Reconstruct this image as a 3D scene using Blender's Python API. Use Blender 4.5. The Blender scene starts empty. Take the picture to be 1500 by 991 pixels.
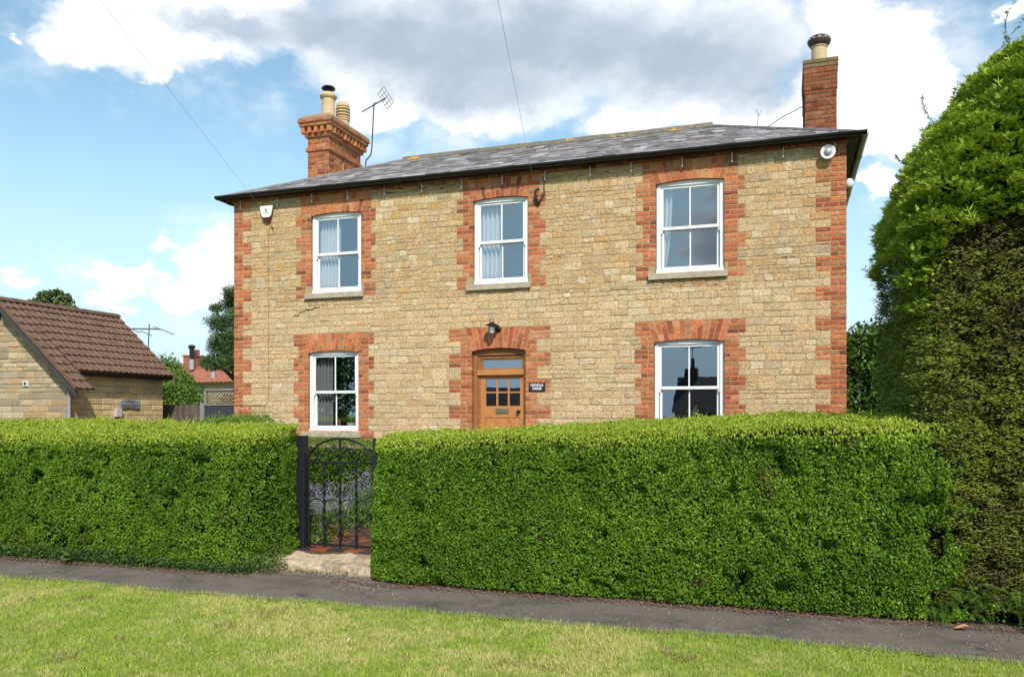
import bpy, math, random
import numpy as np
from mathutils import Vector, Matrix

random.seed(7)
rng = np.random.default_rng(7)
SC = bpy.context.scene
COL = SC.collection
R = math.radians

# ------------------------------------------------------------------ camera
cam = bpy.data.cameras.new('camera')
cam.sensor_width = 36.0
cam.lens = 28.656
cam.shift_y = 0.075
cam.clip_end = 2000
cam_o = bpy.data.objects.new('camera', cam)
COL.objects.link(cam_o)
cam_o.location = (10.25, -13.43, 1.70)
cam_o.rotation_euler = (R(90), 0, R(18.54))
SC.camera = cam_o

# ------------------------------------------------------------------ light, exposure
SUN_EL, SUN_AZ = 44.0, 151.0            # azimuth from +Y towards +X
SC.view_settings.view_transform = 'Standard'
SC.view_settings.look = 'None'
SC.view_settings.gamma = 1.0
SC.view_settings.exposure = 0.74
sl = bpy.data.lights.new('sun', 'SUN')
sl.energy = 2.95
sl.angle = R(2.5)
sl.color = (1.0, 0.95, 0.87)
so = bpy.data.objects.new('sun', sl)
COL.objects.link(so)
sd = Vector((math.sin(R(SUN_AZ)) * math.cos(R(SUN_EL)), math.cos(R(SUN_AZ)) * math.cos(R(SUN_EL)), math.sin(R(SUN_EL))))
so.rotation_euler = sd.to_track_quat('Z', 'Y').to_euler()
so.location = (10, -20, 30)

# cloud heaps by compass bearing and height in the sky, degrees: azimuth, elevation, half width, half height
CLOUD = [(-46.7, 22.0, 2.5, 1.5), (-44.3, 23.0, 4.4, 2.2), (-40.7, 24.2, 5.5, 2.5), (-42.0, 21.7, 1.5, 1.1), (-36.2, 25.5, 4.9, 2.0), (-34.0, 24.6, 2.7, 1.1), (-31.3, 24.3, 2.8, 1.9), (-27.6, 23.2, 5.7, 3.7), (-27.8, 20.7, 3.3, 2.2), (-23.8, 24.6, 9.1, 4.2), (-20.0, 22.2, 8.1, 3.2), (-15.2, 25.0, 8.9, 3.8), (-10.0, 25.2, 6.9, 3.0), (-6.7, 22.6, 7.1, 3.5), (-2.6, 23.8, 3.9, 3.4), (-10.0, 22.4, 2.8, 1.4), (-3.1, 19.7, 5.6, 1.7), (-10.0, 19.7, 4.4, 1.4), (-21.4, 20.3, 2.9, 1.3), (3.4, 23.4, 3.0, 2.8), (7.0, 22.3, 3.4, 2.5), (4.2, 20.7, 3.6, 3.0), (8.1, 20.1, 2.8, 2.2), (5.8, 18.1, 3.1, 1.8), (1.3, 19.8, 2.1, 1.6), (-30.4, 19.8, 1.4, 1.6), (-44.3, 8.6, 1.8, 0.9), (-45.2, 7.2, 1.2, 0.7), (-43.1, 9.4, 1.0, 0.7), (-39.2, 9.9, 2.6, 1.6), (-40.8, 8.1, 2.1, 1.1), (-37.9, 11.3, 1.5, 1.0), (-37.9, 8.4, 2.6, 1.8), (-42.0, 11.2, 1.2, 0.5), (-50.3, 8.1, 1.1, 0.6), (5.4, 14.7, 1.7, 0.8), (1.7, 18.3, 4.9, 1.0), (8.1, 16.6, 2.3, 1.1), (-49.7, 21.1, 0.4, 0.3), (12.9, 22.8, 0.7, 1.0)]
GREY = [(-23.8, 24.2, 10.1, 3.5), (-14.7, 24.6, 9.8, 3.5), (-6.3, 23.0, 7.5, 3.3), (-20.9, 21.8, 7.7, 2.0), (-31.7, 24.9, 6.0, 1.7), (-2.6, 21.5, 3.9, 2.4), (-37.9, 24.5, 5.3, 1.1)]

def build_world():
    w = bpy.data.worlds.new('World')
    SC.world = w
    w.use_nodes = True
    nt = w.node_tree
    nt.nodes.clear()
    N, L = nt.nodes.new, nt.links.new
    def math_(op, a, b=None, c=None, clamp=False):
        n = N('ShaderNodeMath'); n.operation = op; n.use_clamp = clamp
        for i, v in enumerate((a, b, c)):
            if v is None: continue
            if isinstance(v, (int, float)): n.inputs[i].default_value = v
            else: L(v, n.inputs[i])
        return n.outputs[0]
    tc = N('ShaderNodeTexCoord')
    sep = N('ShaderNodeSeparateXYZ'); L(tc.outputs['Generated'], sep.inputs[0])
    az = math_('MULTIPLY', math_('ARCTAN2', sep.outputs[0], sep.outputs[1]), 180 / math.pi)
    el = math_('MULTIPLY', math_('ARCSINE', sep.outputs[2]), 180 / math.pi)
    def noise(scale, detail, rough, off=0.0):
        n = N('ShaderNodeTexNoise'); n.inputs['Scale'].default_value = scale
        n.inputs['Detail'].default_value = detail; n.inputs['Roughness'].default_value = rough
        mp = N('ShaderNodeMapping'); mp.inputs['Location'].default_value = (off, off * .7, off * 1.3)
        mp.inputs['Scale'].default_value = (1, 1, 1.5)
        L(tc.outputs['Generated'], mp.inputs[0]); L(mp.outputs[0], n.inputs['Vector'])
        return n
    n1 = noise(9.0, 6, 0.6); n2 = noise(34.0, 5, 0.62, 3.1); n3 = noise(5.0, 5, 0.55, 7.7)
    s1 = N('ShaderNodeSeparateColor'); L(n1.outputs['Color'], s1.inputs[0])
    s2 = N('ShaderNodeSeparateColor'); L(n2.outputs['Color'], s2.inputs[0])
    def warp(base, a, b, ka, kb):
        t = math_('MULTIPLY_ADD', math_('SUBTRACT', a, 0.5), ka, base)
        return math_('MULTIPLY_ADD', math_('SUBTRACT', b, 0.5), kb, t)
    azw = warp(az, s1.outputs[0], s2.outputs[0], 6.0, 2.4)
    elw = warp(el, s1.outputs[1], s2.outputs[1], 4.0, 2.0)
    cmb = N('ShaderNodeCombineXYZ'); L(azw, cmb.inputs[0]); L(elw, cmb.inputs[1])
    def heaps(lst, k):
        cur = None
        for (a, e, ra, re) in lst:
            v = N('ShaderNodeVectorMath'); v.operation = 'MULTIPLY_ADD'
            L(cmb.outputs[0], v.inputs[0])
            v.inputs[1].default_value = (1 / ra, 1 / re, 0)
            v.inputs[2].default_value = (-a / ra, -e / re, 0)
            ln = N('ShaderNodeVectorMath'); ln.operation = 'LENGTH'; L(v.outputs[0], ln.inputs[0])
            o = ln.outputs['Value']
            cur = o if cur is None else math_('SMOOTH_MIN', cur, o, k)
        return cur
    def smooth(v, a, b, lo=0.0, hi=1.0):
        m = N('ShaderNodeMapRange'); m.interpolation_type = 'SMOOTHSTEP'
        m.inputs[1].default_value = a; m.inputs[2].default_value = b
        m.inputs[3].default_value = lo; m.inputs[4].default_value = hi
        L(v, m.inputs[0]); return m.outputs[0]
    dc = heaps(CLOUD, 0.35)
    cover = smooth(dc, 1.14, 0.62)
    # wisps between the heaps
    wisp = math_('MULTIPLY', smooth(dc, 2.6, 0.9), smooth(n1.outputs[0], 0.42, 0.68, 0.0, 0.55))
    cover = math_('MAXIMUM', cover, wisp)
    # broken cloud over the rest of the sky, outside the sector described above
    away = smooth(math_('ABSOLUTE', math_('ADD', az, 18.5)), 38, 52)
    high = smooth(el, 27, 33)
    rest = math_('MAXIMUM', away, high)
    cu = math_('MULTIPLY', smooth(n3.outputs[0], 0.50, 0.60), rest)
    cover = math_('MAXIMUM', cover, math_('MULTIPLY', cu, smooth(el, 2, 8)))
    dg = heaps(GREY, 0.5)
    grey = math_('MULTIPLY', smooth(dg, 1.3, 0.30), smooth(n1.outputs[0], 0.30, 0.62, 0.80, 1.0))
    grey = math_('MAXIMUM', grey, math_('MULTIPLY', smooth(n3.outputs[0], 0.50, 0.66, 0.35, 0.95), rest))
    puff = smooth(n2.outputs[0], 0.35, 0.7)
    skyt = N('ShaderNodeTexSky'); skyt.sky_type = 'NISHITA'; skyt.sun_disc = False
    skyt.sun_elevation = R(SUN_EL); skyt.sun_rotation = R(SUN_AZ)
    skyt.air_density = 1.0; skyt.dust_density = 0.6; skyt.ozone_density = 1.5
    sm = N('ShaderNodeMix'); sm.data_type = 'RGBA'; sm.blend_type = 'MULTIPLY'
    sm.inputs[0].default_value = 1.0
    L(skyt.outputs[0], sm.inputs[6]); sm.inputs[7].default_value = SKY_GAIN
    cw = N('ShaderNodeMix'); cw.data_type = 'RGBA'
    cw.inputs[6].default_value = CLOUD_LIT; cw.inputs[7].default_value = CLOUD_SOFT
    L(math_('MULTIPLY', puff, 0.6), cw.inputs[0])
    cg = N('ShaderNodeMix'); cg.data_type = 'RGBA'
    L(grey, cg.inputs[0]); L(cw.outputs[2], cg.inputs[6]); cg.inputs[7].default_value = CLOUD_GREY
    # pale air low down
    hz = N('ShaderNodeMix'); hz.data_type = 'RGBA'
    hc = N('ShaderNodeMix'); hc.data_type = 'RGBA'; L(away, hc.inputs[0]); hc.inputs[6].default_value = HAZE; hc.inputs[7].default_value = HAZE_SOUTH
    L(math_('MULTIPLY', smooth(el, 20, 0, 0.0, 0.9), 1.0), hz.inputs[0]); L(sm.outputs[2], hz.inputs[6]); L(hc.outputs[2], hz.inputs[7])
    mx = N('ShaderNodeMix'); mx.data_type = 'RGBA'
    L(math_('MULTIPLY', cover, 0.97), mx.inputs[0]); L(hz.outputs[2], mx.inputs[6]); L(cg.outputs[2], mx.inputs[7])
    bg = N('ShaderNodeBackground'); bg.inputs['Strength'].default_value = 0.1
    L(mx.outputs[2], bg.inputs['Color'])
    out = N('ShaderNodeOutputWorld'); L(bg.outputs[0], out.inputs[0])
SKY_GAIN = (1.22, 1.34, 1.16, 1)
CLOUD_LIT = (7.6, 7.6, 7.7, 1)
CLOUD_SOFT = (5.6, 5.9, 6.4, 1)
CLOUD_GREY = (2.85, 3.5, 4.25, 1)
HAZE = (3.9, 4.95, 5.8, 1)
HAZE_SOUTH = (2.7, 4.3, 6.4, 1)
build_world()
SC.world.cycles.sampling_method = 'MANUAL'
SC.world.cycles.sample_map_resolution = 512

# ------------------------------------------------------------------ materials
MATS = {}
def mat(name, base, rough=0.7, attr=False, var=0.0, vscale=6.0, var2=None, bump=0.0, bscale=60.0, spec=0.4, metal=0.0, transl=0.0, coat=0.0):
    m = bpy.data.materials.new(name); m.use_nodes = True
    nt = m.node_tree; N, L = nt.nodes.new, nt.links.new
    p = nt.nodes['Principled BSDF']
    p.inputs['Roughness'].default_value = rough
    p.inputs['Specular IOR Level'].default_value = spec
    p.inputs['Metallic'].default_value = metal
    p.inputs['Coat Weight'].default_value = coat
    tc = N('ShaderNodeTexCoord')
    if attr:
        a = N('ShaderNodeAttribute'); a.attribute_name = 'Col'; col = a.outputs['Color']
    else:
        c = N('ShaderNodeRGB'); c.outputs[0].default_value = (*base, 1); col = c.outputs[0]
    if var > 0:
        n = N('ShaderNodeTexNoise'); n.inputs['Scale'].default_value = vscale; n.inputs['Detail'].default_value = 5
        n.inputs['Roughness'].default_value = 0.65
        L(tc.outputs['Object'], n.inputs['Vector'])
        mr = N('ShaderNodeMapRange'); mr.inputs[1].default_value = 0.3; mr.inputs[2].default_value = 0.7
        mr.inputs[3].default_value = 1 - var; mr.inputs[4].default_value = 1 + var
        L(n.outputs[0], mr.inputs[0])
        mx = N('ShaderNodeMix'); mx.data_type = 'RGBA'; mx.blend_type = 'MULTIPLY'; mx.inputs[0].default_value = 1
        L(col, mx.inputs[6]); L(mr.outputs[0], mx.inputs[7]); col = mx.outputs[2]
    if var2:                             # (colour, scale, low, high, amount): patches of a second colour
        n = N('ShaderNodeTexNoise'); n.inputs['Scale'].default_value = var2[1]; n.inputs['Detail'].default_value = 6
        n.inputs['Roughness'].default_value = 0.7
        L(tc.outputs['Object'], n.inputs['Vector'])
        mr = N('ShaderNodeMapRange'); mr.inputs[1].default_value = var2[2]; mr.inputs[2].default_value = var2[3]
        mr.inputs[4].default_value = var2[4]; L(n.outputs[0], mr.inputs[0])
        mx = N('ShaderNodeMix'); mx.data_type = 'RGBA'
        L(mr.outputs[0], mx.inputs[0]); L(col, mx.inputs[6]); mx.inputs[7].default_value = (*var2[0], 1); col = mx.outputs[2]
    L(col, p.inputs['Base Color'])
    if bump > 0:
        n = N('ShaderNodeTexNoise'); n.inputs['Scale'].default_value = bscale; n.inputs['Detail'].default_value = 6
        n.inputs['Roughness'].default_value = 0.7
        L(tc.outputs['Object'], n.inputs['Vector'])
        b = N('ShaderNodeBump'); b.inputs['Strength'].default_value = bump; b.inputs['Distance'].default_value = 0.01
        L(n.outputs[0], b.inputs['Height']); L(b.outputs[0], p.inputs['Normal'])
    if transl > 0:
        t = N('ShaderNodeBsdfTranslucent'); L(col, t.inputs['Color'])
        ms = N('ShaderNodeMixShader'); ms.inputs[0].default_value = transl
        out = nt.nodes['Material Output']
        L(p.outputs[0], ms.inputs[1]); L(t.outputs[0], ms.inputs[2]); L(ms.outputs[0], out.inputs['Surface'])
    MATS[name] = m
    return m
def glass(name, fac, tint=(0.9, 0.95, 0.97)):
    m = bpy.data.materials.new(name); m.use_nodes = True
    nt = m.node_tree; nt.nodes.clear(); N, L = nt.nodes.new, nt.links.new
    g = N('ShaderNodeBsdfGlossy'); g.inputs['Roughness'].default_value = 0.0; g.inputs['Color'].default_value = (*tint, 1)
    t = N('ShaderNodeBsdfTransparent'); t.inputs['Color'].default_value = (0.94, 0.95, 0.95, 1)
    f = N('ShaderNodeLayerWeight'); f.inputs['Blend'].default_value = 0.25
    mr = N('ShaderNodeMapRange'); mr.inputs[3].default_value = fac; mr.inputs[4].default_value = 1.0
    L(f.outputs['Fresnel'], mr.inputs[0])
    ge = N('ShaderNodeNewGeometry'); iv = N('ShaderNodeMath'); iv.operation = 'SUBTRACT'; iv.inputs[0].default_value = 1; L(ge.outputs['Backfacing'], iv.inputs[1])
    mu = N('ShaderNodeMath'); mu.operation = 'MULTIPLY'; L(mr.outputs[0], mu.inputs[0]); L(iv.outputs[0], mu.inputs[1])
    ms = N('ShaderNodeMixShader'); L(mu.outputs[0], ms.inputs[0]); L(t.outputs[0], ms.inputs[1]); L(g.outputs[0], ms.inputs[2])
    n = N('ShaderNodeTexNoise'); n.inputs['Scale'].default_value = 2.2
    tc = N('ShaderNodeTexCoord'); L(tc.outputs['Object'], n.inputs['Vector'])
    b = N('ShaderNodeBump'); b.inputs['Strength'].default_value = 0.02; b.inputs['Distance'].default_value = 0.02
    L(n.outputs[0], b.inputs['Height']); L(b.outputs[0], g.inputs['Normal'])
    o = N('ShaderNodeOutputMaterial'); L(ms.outputs[0], o.inputs[0])
    MATS[name] = m; return m

mat('stone', (.4, .3, .18), .92, attr=True, var=.42, vscale=30, var2=((.66, .57, .44), 3.4, .55, .78, .55), bump=1.0, bscale=45, spec=.12)
mat('garage_stone', (.4, .3, .18), .9, attr=True, var=.18, vscale=22, bump=.8, bscale=50, spec=.15)
mat('brick', (.4, .14, .06), .88, attr=True, var=.45, vscale=30, var2=((.46, .31, .20), 5.0, .52, .78, .50), bump=1.0, bscale=60, spec=.15)
mat('mortar', (.375, .275, .155), .95, var=.2, vscale=14, bump=.6, bscale=90, spec=.1)
mat('brick_mortar', (.42, .31, .19), .95, var=.2, vscale=14, bump=.5, bscale=90, spec=.1)
mat('old_mortar', (.17, .125, .085), .95, var=.3, vscale=14, bump=.5, bscale=90)
mat('slate', (.12, .11, .12), .36, attr=True, var=.20, vscale=9, bump=.2, bscale=40, spec=.6)
mat('ridge_tile', (.14, .125, .09), .9, var=.3, vscale=9, var2=((.56, .28, .03), 2.4, .57, .64, .8), bump=.6, bscale=30)
mat('slate_plain', (.16, .15, .15), .6, var=.3, vscale=12)
mat('white_paint', (.80, .80, .80), .35, var=.03, vscale=5)
mat('black_plastic', (.012, .013, .015), .32)
mat('black_iron', (.010, .010, .011), .42)
mat('post_paint', (.011, .013, .017), .5, bump=.15, bscale=30)
mat('sill_stone', (.40, .345, .25), .92, var=.22, vscale=12, var2=((.14, .13, .10), 5, .56, .74, .6), bump=.7, bscale=60)
mat('oak', (.46, .19, .058), .5, attr=False, var=.14, vscale=9, bump=.2, bscale=40)
mat('oak_frame', (.29, .12, .04), .5, var=.16, vscale=9, bump=.2, bscale=40)
mat('brass', (.22, .19, .13), .45, metal=.6)
mat('slate_plaque', (.02, .024, .04), .4)
mat('sign_white', (.8, .8, .82), .5)
mat('terracotta_cap', (.06, .03, .025), .5, var=.3, vscale=14)
mat('pot_buff', (.50, .37, .215), .85, var=.14, vscale=8, bump=.3, bscale=40)
mat('lichen_cap', (.30, .19, .12), .95, var=.3, vscale=12, var2=((.36, .21, .03), 7, .5, .64, .7), bump=.8, bscale=45)
mat('moss_cap', (.16, .115, .055), .95, var=.35, vscale=16, var2=((.34, .19, .03), 8, .56, .68, .6), bump=.8, bscale=45)
mat('galv', (.36, .36, .36), .5, metal=.3)
mat('wire_grey', (.44, .46, .49), .6)
mat('thin_metal', (.07, .075, .08), .5)
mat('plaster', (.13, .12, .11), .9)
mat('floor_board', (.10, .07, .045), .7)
mat('curtain', (.72, .73, .76), .9, transl=.2)
mat('grey_curtain', (.36, .37, .36), .9, transl=.2)
mat('tile_brown', (.135, .076, .050), .85, var=.35, vscale=7, var2=((.36, .27, .22), 5, .62, .74, .55), bump=.6, bscale=60)
mat('tile_red', (.30, .115, .07), .85, var=.3, vscale=5, bump=.4, bscale=40)
mat('dark_timber', (.035, .031, .030), .75, var=.2, vscale=9)
mat('barge', (.055, .05, .05), .7, var=.2)
mat('fence_wood', (.105, .085, .068), .9, attr=True, var=.3, vscale=10, bump=.5, bscale=40)
mat('trellis_wood', (.30, .23, .14), .85, var=.25, vscale=10)
mat('grey_post', (.22, .21, .20), .85, var=.2)
mat('felt', (.035, .04, .05), .9)
def tarmac():
    m = mat('tarmac', (.150, .124, .102), .93, var=.38, vscale=55, var2=((.060, .050, .044), 1.7, .44, .66, .75), bump=1.0, bscale=90)
    nt = m.node_tree; N, L = nt.nodes.new, nt.links.new; p = nt.nodes['Principled BSDF']; old = p.inputs['Base Color'].links[0].from_socket
    tc = N('ShaderNodeTexCoord'); n = N('ShaderNodeTexNoise'); n.inputs['Scale'].default_value = 5; n.inputs['Detail'].default_value = 4; L(tc.outputs['Object'], n.inputs['Vector'])
    ad = N('ShaderNodeMix'); ad.data_type = 'RGBA'; ad.blend_type = 'LINEAR_LIGHT'; ad.inputs[0].default_value = .18; L(tc.outputs['Object'], ad.inputs[6]); L(n.outputs['Color'], ad.inputs[7])
    v = N('ShaderNodeTexVoronoi'); v.feature = 'DISTANCE_TO_EDGE'; v.inputs['Scale'].default_value = 1.1; L(ad.outputs[2], v.inputs['Vector'])
    mr = N('ShaderNodeMapRange'); mr.inputs[1].default_value = .006; mr.inputs[2].default_value = .022; mr.inputs[3].default_value = .75; mr.inputs[4].default_value = 0; L(v.outputs['Distance'], mr.inputs[0])
    n2 = N('ShaderNodeTexNoise'); n2.inputs['Scale'].default_value = .9; L(tc.outputs['Object'], n2.inputs['Vector'])
    m2 = N('ShaderNodeMapRange'); m2.inputs[1].default_value = .48; m2.inputs[2].default_value = .58; L(n2.outputs[0], m2.inputs[0])
    mu = N('ShaderNodeMath'); mu.operation = 'MULTIPLY'; L(mr.outputs[0], mu.inputs[0]); L(m2.outputs[0], mu.inputs[1])
    mx = N('ShaderNodeMix'); mx.data_type = 'RGBA'; L(mu.outputs[0], mx.inputs[0]); L(old, mx.inputs[6]); mx.inputs[7].default_value = (.022, .02, .016, 1)
    # paler worn grit in places
    n3 = N('ShaderNodeTexNoise'); n3.inputs['Scale'].default_value = 160; n3.inputs['Detail'].default_value = 2; L(tc.outputs['Object'], n3.inputs['Vector'])
    m3 = N('ShaderNodeMapRange'); m3.inputs[1].default_value = .62; m3.inputs[2].default_value = .72; m3.inputs[4].default_value = .6; L(n3.outputs[0], m3.inputs[0])
    mx2 = N('ShaderNodeMix'); mx2.data_type = 'RGBA'; L(m3.outputs[0], mx2.inputs[0]); L(mx.outputs[2], mx2.inputs[6]); mx2.inputs[7].default_value = (.30, .27, .23, 1)
    L(mx2.outputs[2], p.inputs['Base Color'])
tarmac()
mat('soil', (.075, .05, .03), .95, var=.4, vscale=8, bump=.8, bscale=30)
mat('turf', (.21, .25, .045), .95, var=.3, vscale=9, var2=((.33, .29, .11), 1.3, .45, .68, .7), bump=1.0, bscale=50, spec=.1)
mat('leaf', (.1, .2, .03), .55, attr=True, spec=.2, transl=.25)
mat('needle', (.1, .2, .03), .6, attr=True, spec=.2, transl=.12)
mat('grass', (.1, .2, .03), .6, attr=True, spec=.2, transl=.3)
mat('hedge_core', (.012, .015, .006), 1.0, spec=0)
mat('bark', (.07, .055, .04), .95, var=.3, vscale=10, bump=.8, bscale=30)
mat('step_stone', (.43, .335, .235), .92, var=.40, vscale=14, var2=((.17, .12, .075), 5, .50, .64, .75), bump=1.0, bscale=26)
mat('quarry_tile', (.25, .075, .035), .7, attr=True, var=.2, vscale=14, bump=.3)
mat('alarm_white', (.82, .82, .76), .4)
mat('alarm_red', (.16, .008, .012), .35)
mat('alarm_mark', (.13, .16, .14), .6)
mat('pot_white', (.62, .66, .66), .5)
mat('orange_glaze', (.50, .15, .03), .5)
mat('lantern_glass', (.55, .55, .56), .12, spec=.6)
mat('sign_grey', (.22, .225, .235), .7, var=.2)
mat('sign_dark', (.03, .03, .035), .7)
mat('meter_box', (.52, .45, .42), .6)
mat('render_wall', (.30, .26, .2), .9)
mat('dark_roof', (.03, .03, .032), .8)
mat('cable', (.02, .02, .022), .6)
mat('window_dark', (.01, .012, .014), .1)
mat('litter', (.2, .1, .05), .9, attr=True)
mat('lavender', (.25, .2, .45), .8, attr=True, transl=.2)
glass('pane', .27); glass('door_pane', .36)

# ------------------------------------------------------------------ object helpers
WORLD = {}
def link(o, parent=None, loc=(0, 0, 0)):
    COL.objects.link(o)
    if parent is not None: o.parent = parent
    WORLD[o.name] = loc
    return o
def tag(o, label=None, cat=None, group=None, kind=None):
    for k, v in (('label', label), ('category', cat), ('group', group), ('kind', kind)):
        if v: o[k] = v
    return o
def thing(name, label, cat, loc=(0, 0, 0), group=None):
    o = bpy.data.objects.new(name, None); o.location = loc; o.empty_display_size = .2
    link(o, None, loc)
    return tag(o, label, cat, group)
class MB:
    def __init__(s): s.v = []; s.f = []; s.c = []
    def add(s, vs, fs, col=None):
        b = len(s.v); s.v += [tuple(p) for p in vs]; s.f += [tuple(i + b for i in f) for f in fs]
        if col is not None: s.c += [tuple(col)] * len(vs)
        return s
    def box(s, a, b, col=None):
        x0, y0, z0 = a; x1, y1, z1 = b
        return s.add([(x0, y0, z0), (x1, y0, z0), (x1, y1, z0), (x0, y1, z0), (x0, y0, z1), (x1, y0, z1), (x1, y1, z1), (x0, y1, z1)],
                     [(0, 3, 2, 1), (4, 5, 6, 7), (0, 1, 5, 4), (1, 2, 6, 5), (2, 3, 7, 6), (3, 0, 4, 7)], col)
    def obox(s, c, ex, ey, ez, col=None):           # oriented box: centre and three half-axis vectors
        c, ex, ey, ez = map(Vector, (c, ex, ey, ez)); vs = []
        for k in (-1, 1):
            for (i, j) in ((-1, -1), (1, -1), (1, 1), (-1, 1)): vs.append(c + ex * i + ey * j + ez * k)
        return s.add(vs, [(0, 3, 2, 1), (4, 5, 6, 7), (0, 1, 5, 4), (1, 2, 6, 5), (2, 3, 7, 6), (3, 0, 4, 7)], col)
    def bar(s, p, q, w, d, up=(0, 0, 1)):
        p, q = Vector(p), Vector(q); t = (q - p); l = t.length; t.normalize()
        a = t.cross(Vector(up))
        if a.length < 1e-4: a = t.cross(Vector((0, 1, 0)))
        a.normalize(); b = a.cross(t)
        return s.obox((p + q) / 2, t * l / 2, a * w / 2, b * d / 2)
    def prism(s, pts, y0, y1):                       # polygon in x-z extruded along y
        n = len(pts)
        return s.add([(x, y0, z) for x, z in pts] + [(x, y1, z) for x, z in pts],
                     [tuple(range(n - 1, -1, -1)) if False else tuple(range(n)), tuple(range(2 * n - 1, n - 1, -1))] +
                     [(i, n + i, n + (i + 1) % n, (i + 1) % n) for i in range(n)])
    def tube(s, pts, r, seg=8, cap=True, col=None):
        pts = [Vector(p) for p in pts]; rs = r if isinstance(r, (list, tuple)) else [r] * len(pts)
        vs = []; fs = []; prev = None
        for i, p in enumerate(pts):
            t = (pts[min(i + 1, len(pts) - 1)] - pts[max(i - 1, 0)]).normalized()
            if prev is None:
                a = t.cross(Vector((0, 0, 1)))
                if a.length < 1e-3: a = t.cross(Vector((0, 1, 0)))
            else:
                a = prev - t * prev.dot(t)
            a.normalize(); prev = a; b = t.cross(a)
            for k in range(seg):
                an = 2 * math.pi * k / seg
                vs.append(p + (a * math.cos(an) + b * math.sin(an)) * rs[i])
        for i in range(len(pts) - 1):
            for k in range(seg):
                k2 = (k + 1) % seg
                fs.append((i * seg + k, i * seg + k2, (i + 1) * seg + k2, (i + 1) * seg + k))
        if cap:
            fs.append(tuple(range(seg - 1, -1, -1))); m = (len(pts) - 1) * seg; fs.append(tuple(range(m, m + seg)))
        return s.add(vs, fs, col)
    def lathe(s, c, prof, seg=20, col=None, axis=2):  # prof: (radius, height)
        vs = []; fs = []
        for (r, h) in prof:
            for k in range(seg):
                a = 2 * math.pi * k / seg
                q = (r * math.cos(a), r * math.sin(a), h)
                if axis == 1: q = (q[0], h, q[1])
                vs.append((c[0] + q[0], c[1] + q[1], c[2] + q[2]))
        for i in range(len(prof) - 1):
            for k in range(seg):
                k2 = (k + 1) % seg
                fs.append((i * seg + k, i * seg + k2, (i + 1) * seg + k2, (i + 1) * seg + k))
        fs.append(tuple(range(seg - 1, -1, -1))); m = (len(prof) - 1) * seg; fs.append(tuple(range(m, m + seg)))
        return s.add(vs, fs, col)
    def build(s, name, material, parent=None, loc=None, smooth=False, bevel=0.0, **kw):
        base = loc if loc is not None else (WORLD[parent.name] if parent is not None else (0, 0, 0))
        me = bpy.data.meshes.new(name)
        me.from_pydata([(x - base[0], y - base[1], z - base[2]) for x, y, z in s.v], [], s.f)
        if s.c:
            at = me.color_attributes.new('Col', 'FLOAT_COLOR', 'POINT')
            at.data.foreach_set('color', np.c_[np.array(s.c, dtype=np.float32)[:, :3], np.ones(len(s.c), np.float32)].ravel())
        me.materials.append(MATS[material] if isinstance(material, str) else material)
        o = bpy.data.objects.new(name, me)
        if parent is None: o.location = base
        link(o, parent, base)
        me.validate(); me.update()
        if smooth:
            me.polygons.foreach_set('use_smooth', [True] * len(me.polygons))
            try: me.set_sharp_from_angle(angle=R(38))
            except Exception: pass
        if bevel > 0:
            b = o.modifiers.new('bevel', 'BEVEL'); b.width = bevel; b.segments = 2; b.limit_method = 'ANGLE'
        return tag(o, **kw)
def np_mesh(name, V, C, nper, material, parent=None, loc=(0, 0, 0), **kw):
    """V (n*nper,3): n polygons of nper corners each; C (n,3) colours"""
    n = len(V) // nper
    base = WORLD[parent.name] if parent is not None else loc
    me = bpy.data.meshes.new(name)
    me.vertices.add(len(V)); me.vertices.foreach_set('co', (V - np.array(base)).astype(np.float32).ravel())
    me.loops.add(len(V)); me.loops.foreach_set('vertex_index', np.arange(len(V), dtype=np.int32))
    me.polygons.add(n); me.polygons.foreach_set('loop_start', np.arange(0, len(V), nper, dtype=np.int32))
    me.update(calc_edges=True)
    at = me.color_attributes.new('Col', 'FLOAT_COLOR', 'POINT')
    cc = np.repeat(np.c_[C, np.ones(n)], nper, axis=0).astype(np.float32)
    at.data.foreach_set('color', cc.ravel())
    me.materials.append(MATS[material])
    o = bpy.data.objects.new(name, me)
    if parent is None: o.location = base
    link(o, parent, base)
    return tag(o, **kw)
def unit(a): return a / np.maximum(np.linalg.norm(a, axis=1, keepdims=True), 1e-9)
def leaf_cards(P, D, Nn, Ln, Wd, fold=0.15):
    """pointed leaves: stalk, side, tip, side"""
    D = unit(D); S = unit(np.cross(D, Nn)); U = np.cross(S, D)
    Ln = Ln[:, None]; Wd = Wd[:, None]
    a = P - D * Ln * .5
    m = P - D * Ln * .05
    b = m + S * Wd * .5 + U * Wd * fold
    c = P + D * Ln * .5
    d = m - S * Wd * .5 + U * Wd * fold
    return np.stack([a, b, c, d], 1).reshape(-1, 3)
def rand_dir(n):
    return unit(rng.normal(size=(n, 3)))
def vnoise(x, y, scale, seed=0):
    """smooth value noise 0..1"""
    r = np.random.default_rng(seed); G = r.random((256, 256))
    fx = np.asarray(x) / scale; fy = np.asarray(y) / scale
    ix = np.floor(fx).astype(int); iy = np.floor(fy).astype(int); tx = fx - ix; ty = fy - iy
    tx = tx * tx * (3 - 2 * tx); ty = ty * ty * (3 - 2 * ty)
    g = lambda i, j: G[i % 256, j % 256]
    return (g(ix, iy) * (1 - tx) + g(ix + 1, iy) * tx) * (1 - ty) + (g(ix, iy + 1) * (1 - tx) + g(ix + 1, iy + 1) * tx) * ty
def fbm(x, y, scale, seed=0):
    return .55 * vnoise(x, y, scale, seed) + .3 * vnoise(x, y, scale * .45, seed + 1) + .15 * vnoise(x, y, scale * .2, seed + 2)
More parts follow.
